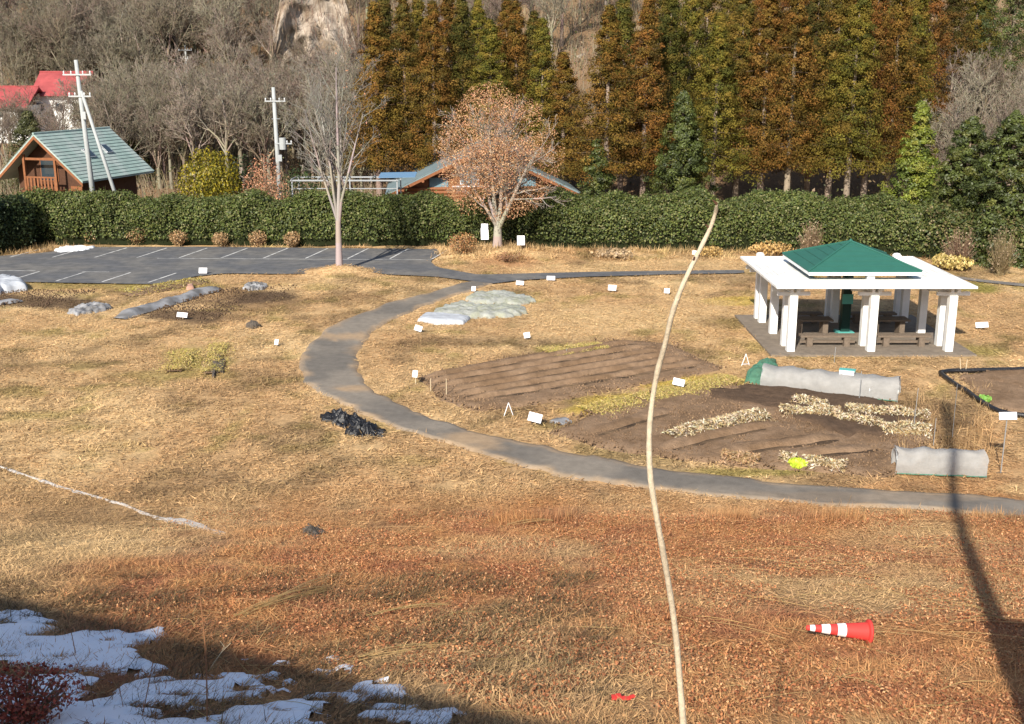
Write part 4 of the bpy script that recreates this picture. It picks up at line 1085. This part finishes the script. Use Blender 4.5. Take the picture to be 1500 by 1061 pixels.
RUS = [((.155, .078, .018), .4), ((.125, .080, .015), .3), ((.075, .055, .013), .2), ((.175, .105, .024), .10)]
OLI = [((.125, .098, .018), .4), ((.15, .10, .020), .3), ((.075, .070, .016), .2), ((.17, .10, .022), .1)]
DRK = [((.075, .066, .014), .4), ((.115, .078, .018), .35), ((.05, .05, .012), .25)]
GRN = [((.065, .082, .018), .6), ((.042, .055, .015), .25), ((.105, .112, .024), .15)]
YGR = [((.14, .165, .02), .55), ((.09, .12, .018), .3), ((.18, .18, .03), .15)]
CED = [cedar_meshes(11 + k, 16.0, 2.75 + .25 * (k % 3), 4.0, [RUS, OLI, RUS, DRK, OLI][k], nc=470, per=76, leaf=(.08, .19), clump=.62, prow=.85) for k in range(5)]
def cedar(k, x, y, h, label, group=None, w=1.0, name='cedar_tree'):
    o = thing(name, label, 'tree', (x, y, H(x, y)), random.random() * 6.28, group)
    link('trunk', CED[k][0], None, o); link('crown', CED[k][1], None, o)
    o.scale = (w, w, h / 16.0); return o
for k in range(5): CED[k][0].materials.append(M_cedarbark); CED[k][1].materials.append(M_needle)
ORD = ('first', 'second', 'third', 'fourth', 'fifth', 'sixth', 'seventh', 'eighth', 'ninth', 'tenth', 'eleventh', 'twelfth')
gl, gm, gr_ = 'cedars behind the lodge', 'cedars behind the hedge right of the lodge', 'cedars on the slope behind the grove'
for i, (u, Y, v) in enumerate([(548, 92, 5), (590, 93, -8), (633, 92, 4), (676, 94, -10), (718, 93, 30), (756, 95, 2), (795, 94, 28), (826, 93, 78), (562, 100, -12), (612, 101, -5), (655, 101, -15), (700, 102, 0), (742, 103, 0), (782, 102, 18)]):
    p = at(u, v, Y); cedar(i % 5, p[0], Y, p[2] - H(p[0], Y), ('tall russet cedar behind the lodge, %s from the left in the front row' % ORD[i] if i < 8 else 'tall russet cedar in the back row behind the lodge'), gl, 1.0 + .15 * random.random())
for i, (u, Y, v) in enumerate([(893, 86, 10), (950, 87, -10), (985, 92, -25), (1055, 86, 20), (1092, 90, -20), (1130, 88, -25), (1172, 86, -40), (1203, 92, -45), (1236, 87, -50), (1263, 85, -30), (1290, 88, -40), (1325, 91, -50), (915, 95, -15), (1015, 97, -40), (1350, 95, -40)]):
    p = at(u, v, Y); cedar((i * 3 + 2) % 5, p[0], Y, p[2] - H(p[0], Y), ('tall cedar behind the right hedge, %s from the left in its row' % ORD[i] if i < 12 else 'russet cedar standing just behind the front row right of the lodge'), gm, 1.0 + .12 * random.random())
for i, (u, Y, v) in enumerate([(1040, 104, -60), (1080, 106, -70), (1120, 103, -70), (1160, 107, -80), (1200, 105, -80), (1245, 108, -80), (1290, 104, -80), (1330, 108, -80), (1370, 105, -60), (1405, 110, -60), (1440, 112, -60), (975, 106, -50)]):
    p = at(u, v, Y); cedar((i * 3 + 1) % 5, p[0], Y, p[2] - H(p[0], Y), 'tall cedar on the slope, in the back rows of the right hand grove', gr_, 1.1)
def conifer(u, vt, Y, R, label, cols, seed, z0=.6, nc=300, name='conifer', **k):
    p = at(u, vt, Y); g = H(p[0], Y); h = p[2] - g
    tm, cm = cedar_meshes(seed, h, R, z0, cols, nc=nc, **k); o = thing(name, label, 'tree', (p[0], Y, g))
    tm.materials.append(M_cedarbark); cm.materials.append(M_leaf); link('trunk', tm, None, o); link('crown', cm, None, o)
conifer(1002, 135, 83, 3.3, 'dark green fir standing among the russet cedars, middle right', GRN, 51, droop=.35, clump=.55, nc=460)
conifer(1352, 150, 74, 2.5, 'bright yellow green conifer right of the cedar trunks', YGR, 52, droop=.3, nc=380)
conifer(1425, 172, 70, 3.6, 'green conifer at the right, left of the edge one', GRN, 53, droop=.25, nc=520, prow=.65)
conifer(1490, 165, 67, 3.8, 'bushy green conifer at the right edge of the photo', GRN, 54, droop=.25, nc=560, prow=.6)
conifer(875, 205, 84, 2.0, 'small dark green conifer at the right end of the lodge', GRN, 55, nc=180)
conifer(1450, -40, 112, 4.0, 'dark green conifer at the top right corner', GRN, 56, nc=340, clump=.8)
conifer(1495, -60, 118, 4.5, 'dark green conifer high on the slope at the right edge', GRN, 57, nc=340, clump=.8)
conifer(236, -20, 150, 2.6, 'nearly black conifer added for a shade gap on the upper left hillside', [((.014, .018, .01), 1.)], 58, nc=200, clump=.8)  # added tree, leaves near black to stand for a shade gap in the wood
conifer(115, -30, 158, 4.0, 'dark conifer at the top edge on the left hillside', [((.05, .055, .012), .6), ((.09, .08, .015), .4)], 59, nc=240, clump=.9)
conifer(40, 165, 100, 3.4, 'dark green evergreen below the red roofed houses', [((.055, .06, .018), .6), ((.09, .085, .03), .4)], 60, nc=260, clump=.7)
conifer(190, 205, 105, 2.6, 'olive evergreen behind the green cabin roof', [((.075, .07, .02), .6), ((.11, .09, .03), .4)], 61, nc=200, clump=.7)

# ------------------------------------------------------------------ bare tree on the mound and copper tree
BT = gp(503, 391)
bt = thing('bare_tree', 'tall leafless pale tree on a straw mound at the edge of the car park', 'tree', (-9.72, 62.7, H(-9.72, 62.7) - .05))
tm, cm, tips = bare_tree_meshes(21, 12.6, 2.5, .17, 6, .34, 5, (0, 8, 5, 4, 4), (.27, .255, .22), rmin=.0055, rise=.42, lenk=.46, wig=.07, lmul=.97)
tm.materials.append(M_twig); cm.materials.append(M_twig); link('trunk', tm, None, bt); link('crown', cm, None, bt)
r = np.random.default_rng(3); tt = tips[tips[:, 0] > .3]; tt = tt[r.choice(len(tt), 90)]
V, F, K = quads_np(tt + r.normal(size=tt.shape) * .05, r.uniform(.09, .16, 90), jit((.45, .22, .12), 90, .3)); link('withered_leaves', mesh_np('withered_leaves', V, F, K), M_leaf, bt)['kind'] = 'stuff'
ct = thing('copper_tree', 'round crowned tree full of withered copper orange leaves before the hedge', 'tree', (-.9, 69.2, H(-.9, 69.2) - .08))
tm, cm, tips = bare_tree_meshes(33, 9.6, 1.35, .27, 10, .62, 4, (0, 8, 6, 5), (.32, .285, .235), rmin=.010, rise=.22, lenk=.52, wig=.09, lmul=.88)
tm.materials.append(M_twig); cm.materials.append(M_twig); link('trunk', tm, None, ct); link('crown', cm, None, ct)
c0 = np.array([0, 0, 5.7]); q = (tips - c0) / np.array([3.9, 3.7, 4.15]); inside = tips[np.linalg.norm(q, axis=1) < 1.0]
n = 44000; r = np.random.default_rng(5)
d = r.normal(size=(n, 3)); d /= np.linalg.norm(d, axis=1)[:, None]; rad = r.random((n, 1)) ** .42
lump = (.86 + .34 * (fbm(d[:, 0] * 2.5 + 4, d[:, 1] * 2.5 + d[:, 2] * 2.5, 3)))[:, None]
egg = d * rad * lump * np.array([3.75, 3.6, 4.0]); egg[:, :2] *= (1 - .13 * (egg[:, 2:3] / 4.0)); egg += c0
dens = fbm(egg[:, 0] * .9 + egg[:, 1] * .5, egg[:, 2] * .9 + egg[:, 1] * .3, 3); egg = egg[(dens > .43) & (egg[:, 2] > 1.7)]
near_ = inside[r.choice(len(inside), 4500)] + r.normal(size=(4500, 3)) * .12
L_ = np.vstack([egg, near_]); L_ = L_[L_[:, 2] > 1.6]; n = len(L_)
cols = np.array([(.47, .255, .125), (.53, .34, .18), (.38, .19, .10), (.47, .20, .12)])[r.choice(4, n, p=(.4, .3, .2, .1))] * (.7 + .6 * r.random((n, 1)))
V, F, K = quads_np(L_, r.uniform(.05, .12, n), cols, r=r); link('leaves', mesh_np('leaves', V, F, K), M_leaf, ct)['kind'] = 'stuff'

# ------------------------------------------------------------------ bare woods on the hillside
BV = []
for k in range(6):
    tm, cm, _ = bare_tree_meshes(70 + k, 11.0, 2.0 + 1.2 * (k % 3), .17, 4 + k % 3, .5 + .12 * (k % 3), 4, (0, 7, 6, 5), [(.215, .18, .135), (.18, .145, .105), (.25, .21, .16)][k % 3], rmin=.018, rise=.3, lenk=.56, wig=.12, lmul=.85)
    tm.materials.append(M_twig); cm.materials.append(M_twig); BV.append((tm, cm))
def bare(k, x, y, h, label, group, w=None):
    o = thing('leafless_tree', label, 'tree', (x, y, H(x, y) - .1), random.random() * 6.28, group)
    link('trunk', BV[k][0], None, o); link('crown', BV[k][1], None, o); s = h / 11.0; w = w or s; o.scale = (w, w, s)
r = random.Random(12)
for (label, group, us, Ys, hs, n) in (
        ('leafless grey brown tree in the wood behind the green roofed cabin', 'bare trees behind the cabin', (120, 270), (96, 122), (8, 11), 24),
        ('leafless pale trunked tree in the wood left of the transformer pole', 'bare trees left of the transformer pole', (230, 410), (93, 122), (8, 12), 30),
        ('leafless tree in the wood between transformer pole and cedars', 'bare trees before the pale cliff', (410, 545), (93, 120), (8, 12), 30),
        ('leafless tree on the slope around the red roofed houses', 'bare trees around the red roofs', (-40, 230), (133, 150), (9, 12), 34),
        ('leafless tree high on the upper left hillside', 'bare trees on the upper hillside', (-40, 420), (136, 190), (10, 14), 95),
        ('leafless tree on top of the pale cliff', 'bare trees above the cliff', (400, 900), (124, 160), (9, 13), 40),
        ('leafless brownish tree on the slope at the right edge', 'bare trees at the right edge', (1385, 1540), (84, 110), (7, 11), 20)):
    for k in range(n):
        u = us[0] + (us[1] - us[0]) * (k + r.random()) / n; Y = r.uniform(*Ys); x = xu(u, Y, 8)
        bare(r.randrange(6), x, Y, r.uniform(*hs), label, group)
for k in range(9):
    Y = r.uniform(103, 116); bare(r.randrange(6), xu(-25 + 19 * k, Y, 6), Y, (5.2, 7.4, 5.8, 8.2, 5.5, 6.2, 8.6, 5.6, 7.2)[k], 'leafless tree standing in front of the red roofed houses', 'bare trees in front of the red roofs')
bare(0, xu(5, 105, 5), 105, 8, 'leafless tree at the left edge before the red roofs', 'bare tree at left edge')
# undergrowth of thin stems and withered leaves: one mass
n = 52000; r = np.random.default_rng(9)
Y = 80 + r.random(n) ** .8 * 105; U = r.uniform(-80, 1580, n); X = (U - 750) / FPX * (Y * CT + 1.0)
keep = ~((U > 560) & (U < 1380) & (Y < 112)) & ~((Y < 92) & (U < 230) & (U > -30)) & ~((Y < 84) & (U > 420)) & ~((U > -60) & (U < 150) & (Y > 112) & (Y < 133))
X, Y = X[keep], Y[keep]; n = len(X); Z = Hh(X, Y); hgt = r.uniform(.5, 2.6, n) * (.5 + fbm(X * .15, Y * .15, 3)); a = r.normal(size=(n, 2)) * .28
w = r.uniform(.012, .03, n) * (Y / 95)
b0 = np.c_[X - w, Y, Z - .1]; b1 = np.c_[X + w, Y, Z - .1]; b2 = np.c_[X + a[:, 0] * hgt, Y + a[:, 1] * hgt, Z + hgt]
V = np.stack([b0, b1, b2], 1).reshape(-1, 3); K = np.repeat(jit((.19, .145, .10), n, .35, r), 3, axis=0)
tag(link('undergrowth', mesh_np('undergrowth', V, np.arange(3 * n).reshape(n, 3), K), M_twig), 'brown leafless undergrowth covering the wooded hillside', kind='stuff')
n = 30000; Y = 78 + r.random(n) ** .8 * 100; U = r.uniform(-80, 1580, n); X = (U - 750) / FPX * (Y * CT + 1.0)
cl = fbm(X * .16 + 5, Y * .16, 3); keep = (cl > .5) & ~((U > -60) & (U < 230) & (Y < 94)) & ~((U > -60) & (U < 150) & (Y > 112) & (Y < 133)) & ~((U > 440) & (U < 900) & (Y < 90))
X, Y, cl = X[keep], Y[keep], cl[keep]; n = len(X)
C = np.c_[X, Y, Hh(X, Y) + r.random(n) * (1.6 * (cl - .45) * 10)]
col = np.array([(.085, .085, .03), (.17, .12, .06), (.24, .16, .09), (.06, .065, .02)])[r.choice(4, n, p=(.3, .3, .25, .15))] * (.7 + .6 * r.random((n, 1)))
V, F, K = quads_np(C, r.uniform(.16, .4, n), col, nrm=np.array([0, -.4, 1.]), spread=.9, r=r)
tag(link('ground_cover', mesh_np('ground_cover', V, F, K), M_leaf), 'olive and brown low bushes scattered through the wood', kind='stuff')
r = np.random.default_rng(19); n = 9000; q = r.integers(0, n1 * n2, n); CP = np.c_[CU.ravel(), cy.ravel(), cz.ravel()][q] + r.normal(size=(n, 3)) * .25
hg = r.uniform(.5, 2.6, n); w = r.uniform(.015, .03, n); tp = CP + np.c_[r.normal(size=n) * .35, -r.random(n) * .8, hg]
V = np.stack([CP - np.c_[w, 0 * w, 0 * w], CP + np.c_[w, 0 * w, 0 * w], tp], 1).reshape(-1, 3)
tag(link('cliff_brush', mesh_np('cliff_brush', V, np.arange(3 * n).reshape(n, 3), np.repeat(jit((.21, .15, .11), n, .35, r), 3, axis=0)), M_twig), 'thin leafless brush growing out of the pale cliff', kind='stuff')
parts = []
for P, n, c in ((BED1, 6000, (.23, .15, .09)), (BED2, 9000, (.19, .123, .074)), (BED3, 2500, (.22, .145, .09)), (BED4, 2500, (.10, .065, .042)), (BED5, 2000, (.10, .065, .042))):
    a, b = P.min(0), P.max(0); X = r.uniform(a[0], b[0], n); Y = r.uniform(a[1], b[1], n); k = in_poly(X + r.normal(size=n) * .2, Y + r.normal(size=n) * .2, P); X, Y = X[k], Y[k]; n = len(X)
    sz = r.uniform(.012, .045, n) * (.3 + 1.3 * fbm(X * .8, Y * .8, 2)); C = np.c_[X, Y, Hh(X, Y) + .068]
    o4 = np.array([(1, 0, 0), (0, 1, 0), (-1, 0, 0), (0, -1, 0), (0, 0, .9), (0, 0, -1.6)]); V = (C[:, None] + o4[None] * sz[:, None, None] * r.uniform(.6, 1.3, (n, 6, 1))).reshape(-1, 3)
    f = np.array([(0, 1, 4), (1, 2, 4), (2, 3, 4), (3, 0, 4), (1, 0, 5), (2, 1, 5), (3, 2, 5), (0, 3, 5)]); F = (np.arange(n)[:, None, None] * 6 + f[None]).reshape(-1, 3)
    parts.append((V, F, np.repeat(np.array(c)[None] * (.65 + .6 * r.random((n, 1))), 6, axis=0)))
V, F, K = merge(parts); tag(link('soil_clods', mesh_np('soil_clods', V, F, K), mat('clod_soil', attr=True, rough=.95, spec=.1)), 'small crumbly clods strewn over the tilled plots', kind='stuff')


# ------------------------------------------------------------------ sapling close to the viewpoint
YS = 5.2
px = [(1050, 299), (1048, 312), (1040, 335), (1027, 362), (1012, 392), (997, 425), (984, 462), (974, 505), (963, 545), (955, 590), (951, 640), (952, 690), (958, 735), (966, 780), (975, 830), (984, 885), (991, 940), (996, 1000), (1001, 1061), (1006, 1130), (1010, 1220)]
pts = [at(u, v, YS + .05 * math.sin(i * .9)) for i, (u, v) in enumerate(px)]
while pts[-1][2] > H(pts[-1][0], YS) - .1: pts.append(pts[-1] + np.array([.01, -.01, -.25]))
pts = catmull(pts, 4)[::-1]; m = len(pts); rad = np.interp(np.arange(m), [0, m * .3, m * .75, m - 4, m - 1], [.020, .016, .0125, .009, .006]) * (1 + .10 * (2 * vnoise(np.arange(m) * .9, np.arange(m) * 0) - 1))
sp_ = thing('sapling', 'thin bare pale sapling stem rising in front of the camera', 'sapling', pts[0])
MB().path([p - pts[0] for p in pts], list(rad), 8).build('stem', M_sap, sp_, smooth=True)
for k in (m - 1, m - 9, m - 16, m - 24, m - 36, m - 48):
    p = pts[k] - pts[0]; d = Vector((random.uniform(-1, 1), random.uniform(-.4, .4), .9)).normalized()
    MB().tube(p, Vector([float(c) for c in p]) + d * .028, .008, .003, 6).build('bud', M_logd, sp_)

# ------------------------------------------------------------------ snow in the shade
xs = np.arange(-13, 1.2, .09); ys = np.arange(9.0, 20.5, .09); SX, SY = np.meshgrid(xs, ys); sz = Hh(SX, SY)
su, sv = proj(SX, SY, sz)
lim = np.interp(su, [-60, 0, 60, 150, 250, 330, 450, 560, 640, 700], [868, 880, 905, 925, 950, 970, 985, 1012, 1045, 1085])
nn = fbm(SX * .9 + SY * .5, SY * 1.3 - SX * .4, 5); fine = fbm(SX * 3.2 + 9, SY * 4.5, 4)
val = np.clip((sv - lim) / 40, -4, 1.1) * np.where(sv < lim, 1.1, .62) + (nn - .5) * 3.4 + (fine - .5) * 2.6 - .12
hz = np.clip(val * .16, -.05, .09)
sz2 = sz - .035 + hz
ok = (val > -.25); w = len(xs); hgt = len(ys)
q = ok[:-1, :-1] & ok[1:, :-1] & ok[:-1, 1:] & ok[1:, 1:]
ii = (np.arange(hgt - 1)[:, None] * w + np.arange(w - 1)[None])[q]
Fs = np.stack([ii, ii + 1, ii + w + 1, ii + w], 1); used, inv = np.unique(Fs, return_inverse=True)
tag(link('snow', mesh_np('snow', np.c_[SX.ravel(), SY.ravel(), sz2.ravel()][used], inv.reshape(Fs.shape), smooth=True), M_snow), 'patchy bluish snow with grass poking through at the shaded lower left', kind='stuff')
# faint white line across the field
a = catmull([gp(*p) for p in [(-40, 672), (0, 682), (60, 703), (110, 718), (170, 735), (230, 757), (270, 766), (330, 781)]], 12)
wv = []
for i, p in enumerate(a):
    ww = .05 + .22 * (float(fbm(i * .45, 3., 3)) - .36) + (.28 if i > len(a) * .7 else 0) * (1 - abs(i - len(a) * .85) / (len(a) * .15))
    ww = max(ww, .03); c = np.array([0, .12 * (float(fbm(i * .3, 9., 3)) - .5)])
    for s in (-1, 0, 1): wv.append((p[0], p[1] + s * ww * .75 + c[1], p[2] + (.012 if s == 0 else -.03)))
F = [(i * 3 + k, (i + 1) * 3 + k, (i + 1) * 3 + k + 1, i * 3 + k + 1) for i in range(len(a) - 1) for k in range(2)]
tag(link('frost_line', mesh_np('frost_line', wv, F, smooth=True), mat('old_snow', (.47, .43, .39), .8, var=.3, vscale=6, bump=.6, bscale=14)), 'thin whitish line of old snow across the straw field on the left', 'snow')

# ------------------------------------------------------------------ grass
def blades(n, ymin, ymax, length, width, lift, name, label, r, power=1.0, extra=None, bare_beds=True, keepf=None):
    Y = ymin + (ymax - ymin) * r.random(n) ** power
    dep = Y * CT + (CAMZ - Hh(0 * Y, Y)) * ST
    X = (r.random(n) * 2 - 1) * (.49 * dep + 1.0)
    k = np.ones(n, bool)
    JX = X + r.normal(size=n) * .16; JY = Y + r.normal(size=n) * .16
    mnd = ((X + 9.7) / 2.5) ** 2 + ((Y - 62.4) / 1.75) ** 2 < 1
    for P in BARE: k &= ~in_poly(JX, JY, P) | mnd
    if bare_beds:
        for q_, P in enumerate(BEDS): k &= ~(in_poly(JX, JY, P) & (r.random(n) < (.985 if q_ < 3 else .6 + .4 * (fbm(X * .9, Y * .9, 2) > .5))))
    k &= fbm(X * 1.2 + 31, Y * 1.2, 3) + .25 * r.random(n) > .42
    if keepf is not None: k &= keepf(X, Y, r)
    X, Y = X[k], Y[k]; n = len(X); Z = Hh(X, Y) - .05
    az = 2 * np.pi * (fbm(X * .35 + 60, Y * .35, 3) * 2.2) + r.normal(size=n) * 1.3
    L = r.uniform(length[0], length[1], n) * (.55 + .9 * fbm(X * .5 + 13, Y * .5, 3)); pit = np.abs(r.normal(size=n)) * lift
    pit = np.clip(pit, .06, 1.45)
    d = np.c_[np.cos(az) * np.cos(pit), np.sin(az) * np.cos(pit), np.sin(pit)]
    side = np.c_[-np.sin(az), np.cos(az), r.normal(size=n) * .4]; side /= np.linalg.norm(side, axis=1)[:, None]
    w = r.uniform(width[0], width[1], n)[:, None]
    B = np.c_[X, Y, Z + r.random(n) * .07]
    V = np.stack([B - side * w, B + side * w, B + d * L[:, None] + np.c_[0 * L, 0 * L, -.15 * L * np.cos(pit)]], 1).reshape(-1, 3)
    c = field_col(X, Y); pale = r.random((n, 1)); c = c * (.55 + .95 * r.random((n, 1)))
    c = c + (np.array([.60, .43, .19]) - c) * np.clip((pale - .80) * 3.2, 0, .65)
    K = np.repeat(np.clip(c, .01, .9), 3, axis=0)
    o = link(name, mesh_np(name, V, np.arange(3 * n).reshape(n, 3), K), M_grass)
    return tag(o, label, kind='stuff')
r = np.random.default_rng(77)
blades(420000, 9.0, 29.0, (.05, .22), (.004, .009), .34, 'bank_grass', 'matted rust and straw coloured grass on the foreground bank', r, 1.0)
blades(400000, 27.5, 71.5, (.08, .26), (.008, .02), .3, 'field_grass', 'short dry straw grass of the field and garden edges', r, .95)
# taller weeds along the lip of the bank, the path edges and the hedge foot
def near_lip(X, Y, r): return (X + 4 * (fbm(X * .5, Y * .5, 2) - .5) > -1) & (r.random(len(X)) < .55) & (np.abs(Y - 26.0 + .8 * (fbm(X * .4, X * 0 + 2, 3) - .5)) < .8) & (fbm(X * .9, Y * .3 + 9, 3) > .53)
blades(120000, 24.6, 27.2, (.15, .42), (.004, .008), 1.0, 'lip_weeds', 'upright dry weeds along the edge of the path and bank', r, 1.0, keepf=near_lip)
def near_hedge(X, Y, r): return (fbm(X * .5, Y * .5 + 9, 3) > .48)
blades(50000, 66.5, 71.8, (.2, .55), (.012, .026), .7, 'hedge_foot_grass', 'dry grass along the foot of the hedge', r, .7, keepf=near_hedge)
def weeds(X, Y, r):
    u, v = proj(X, Y, Hh(X, Y)); return ((np.abs(u - 1385) < 70) & (np.abs(v - 620) < 50) & (fbm(X, Y, 2) > .5) & (r.random(len(X)) < .5))
blades(160000, 29.0, 46, (.25, .7), (.006, .014), .9, 'garden_weeds', 'taller withered weeds beside the garden plots', r, 1.0, keepf=weeds, bare_beds=False)
# fallen leaves on the bank
n = 170000; Y = 9.5 + r.random(n) * 17.5; X = (r.random(n) * 2 - 1) * (.49 * (Y * CT + (CAMZ - Hh(0 * Y, Y)) * ST) + 1)
k = (sst(-8, -3, X + 6 * (fbm(X * .4, Y * .4, 3) - .5)) > r.random(n)) & (fbm(X * .8 + 3, Y * .8, 3) > .42)
lu, lv = proj(X, Y, Hh(X, Y)); k &= lv < np.interp(lu, [0, 250, 500, 880, 1500], [850, 920, 985, 1075, 1300])
for P in BARE: k &= ~in_poly(X, Y, P)
X, Y = X[k], Y[k]; n = len(X); C = np.c_[X, Y, Hh(X, Y) + r.random(n) * .09 - .02]
col = np.array([(.44, .19, .08), (.34, .13, .06), (.54, .30, .15), (.24, .09, .04)])[r.choice(4, n)] * (.6 + .8 * r.random((n, 1)))
V, F, K = quads_np(C, r.uniform(.02, .06, n), col, nrm=np.array([0, -.2, 1.]), spread=.9, r=r)
tag(link('leaf_litter', mesh_np('leaf_litter', V, F, K), M_grass), 'fallen reddish brown leaves scattered over the bank', kind='stuff')
# bent reeds lying on the bank
parts = []
def reeds(u0, v0, u1, v1, n, sp_, h=.12):
    A, B = gp(u0, v0), gp(u1, v1)
    for k in range(n):
        a = A + r.normal(size=3) * sp_; b = B + r.normal(size=3) * sp_; mid = (a + b) / 2 + np.array([r.normal() * .06, r.normal() * .06, 0])
        P = catmull([a, mid, b], 5); P[:, 2] = Hh(P[:, 0], P[:, 1]) + h * (.4 + .6 * r.random()) * np.sin(np.linspace(.3, 2.6, len(P)))
        V, F = tubes_np(P[:-1], P[1:], np.full(len(P) - 1, .0045), np.full(len(P) - 1, .0035), 3); parts.append((V, F, np.tile(jit((.52, .345, .15), 1, .25), (len(V), 1))))
reeds(350, 905, 480, 868, 16, .06, .22); reeds(380, 893, 500, 845, 8, .06, .2); reeds(520, 968, 640, 950, 7, .05); reeds(540, 905, 660, 890, 6, .05); reeds(745, 770, 810, 765, 8, .06)
for _ in range(150):
    u = r.uniform(250, 1500); v = r.uniform(765, 1050); a = r.uniform(25, 90); reeds(u, v, u + a, v + r.normal() * 26, 1, .02, .08)
for _ in range(60):
    u = r.uniform(980, 1450); v = r.uniform(770, 930); reeds(u, v, u + r.uniform(60, 160), v + r.uniform(-5, 30), 1, .02, .12)
V, F, K = merge(parts); tag(link('reed_stalks', mesh_np('reed_stalks', V, F, K), M_grass), 'long bent straw stalks lying flat on the bank', kind='stuff')
# dark tufts rising through the snow
n = 110000; X = r.uniform(-13, 1.5, n); Y = r.uniform(9.2, 20, n); Z = Hh(X, Y); u, v = proj(X, Y, Z)
k = (fbm(X * 1.1 + 40, Y * 1.6, 4) + .2 * (r.random(n) - .5) > .53) & (v > 840); X, Y, Z = X[k], Y[k], Z[k]; n = len(X)
az = r.normal(size=n) * .9 - .6; L = r.uniform(.12, .42, n); pit = np.clip(np.abs(r.normal(size=n)) * .5, .1, 1.2)
d = np.c_[np.cos(az) * np.cos(pit), np.sin(az) * np.cos(pit), np.sin(pit)]; sd = np.c_[-np.sin(az), np.cos(az), 0 * az] * r.uniform(.004, .008, (n, 1))
B = np.c_[X, Y, Z - .02]; V = np.stack([B - sd, B + sd, B + d * L[:, None]], 1).reshape(-1, 3)
tag(link('snow_tufts', mesh_np('snow_tufts', V, np.arange(3 * n).reshape(n, 3), np.repeat(jit((.17, .115, .06), n, .4, r), 3, axis=0)), M_grass), 'withered grass tufts sticking out of the snow', kind='stuff')
# single tall dead stalks in the foreground left
def stalk(u, v, ut, vt, label, rr=.008, c=M_logd):
    P = gp(u, v); T = at(ut, vt, P[1] - .15); mid = (P + T) / 2 + np.array([.03, 0, .02])
    Pp = catmull([P - np.array([0, 0, .1]), mid, T], 6)
    o = thing('dead_stalk', label, 'stalk', P); MB().path([p - P for p in Pp], list(np.linspace(rr, rr * .45, len(Pp))), 6).build('stem', c, o)
    for k in range(3):
        a = Pp[5 + 2 * k] - P; MB().tube(a, Vector([float(q) for q in a]) + Vector((random.uniform(-.12, .12), random.uniform(-.05, .05), .12)), .004, .002, 5).build('twig', c, o)
M_stalk = mat('reddish_stalk', (.26, .12, .055), .8, var=.3, vscale=20)
stalk(303, 1058, 292, 862, 'tall reddish brown dead stalk standing in the snow, centre of the lower left', .011, M_stalk)
stalk(205, 1050, 236, 893, 'leaning thin dead stalk in the snow left of the tall one', .007, M_stalk)
stalk(112, 960, 86, 880, 'short thin dead stalk near the left shadow edge', .007, M_stalk)
stalk(300, 980, 338, 942, 'short slanting dead stalk right of the tall reddish one', .007, M_stake)
stalk(140, 1040, 106, 955, 'thin grey stalk beside the red leaved shrub', .005, M_stalk)
stalk(182, 1040, 160, 985, 'short thin grey stalk low in the snow', .005, M_stalk)
stalk(2, 1018, 68, 962, 'pale slanting stalk above the red leaved shrub', .007, M_stake)
# red leaved shrub in the corner
P = gp(32, 1062)
shrub(38, 1050, 1.25, .62, 'low shrub with dark red leaves in the lower left corner', [((.30, .06, .03), .5), ((.20, .04, .025), .3), ((.36, .13, .06), .2)], 2600, (.03, .065), P=P, twigs=70)
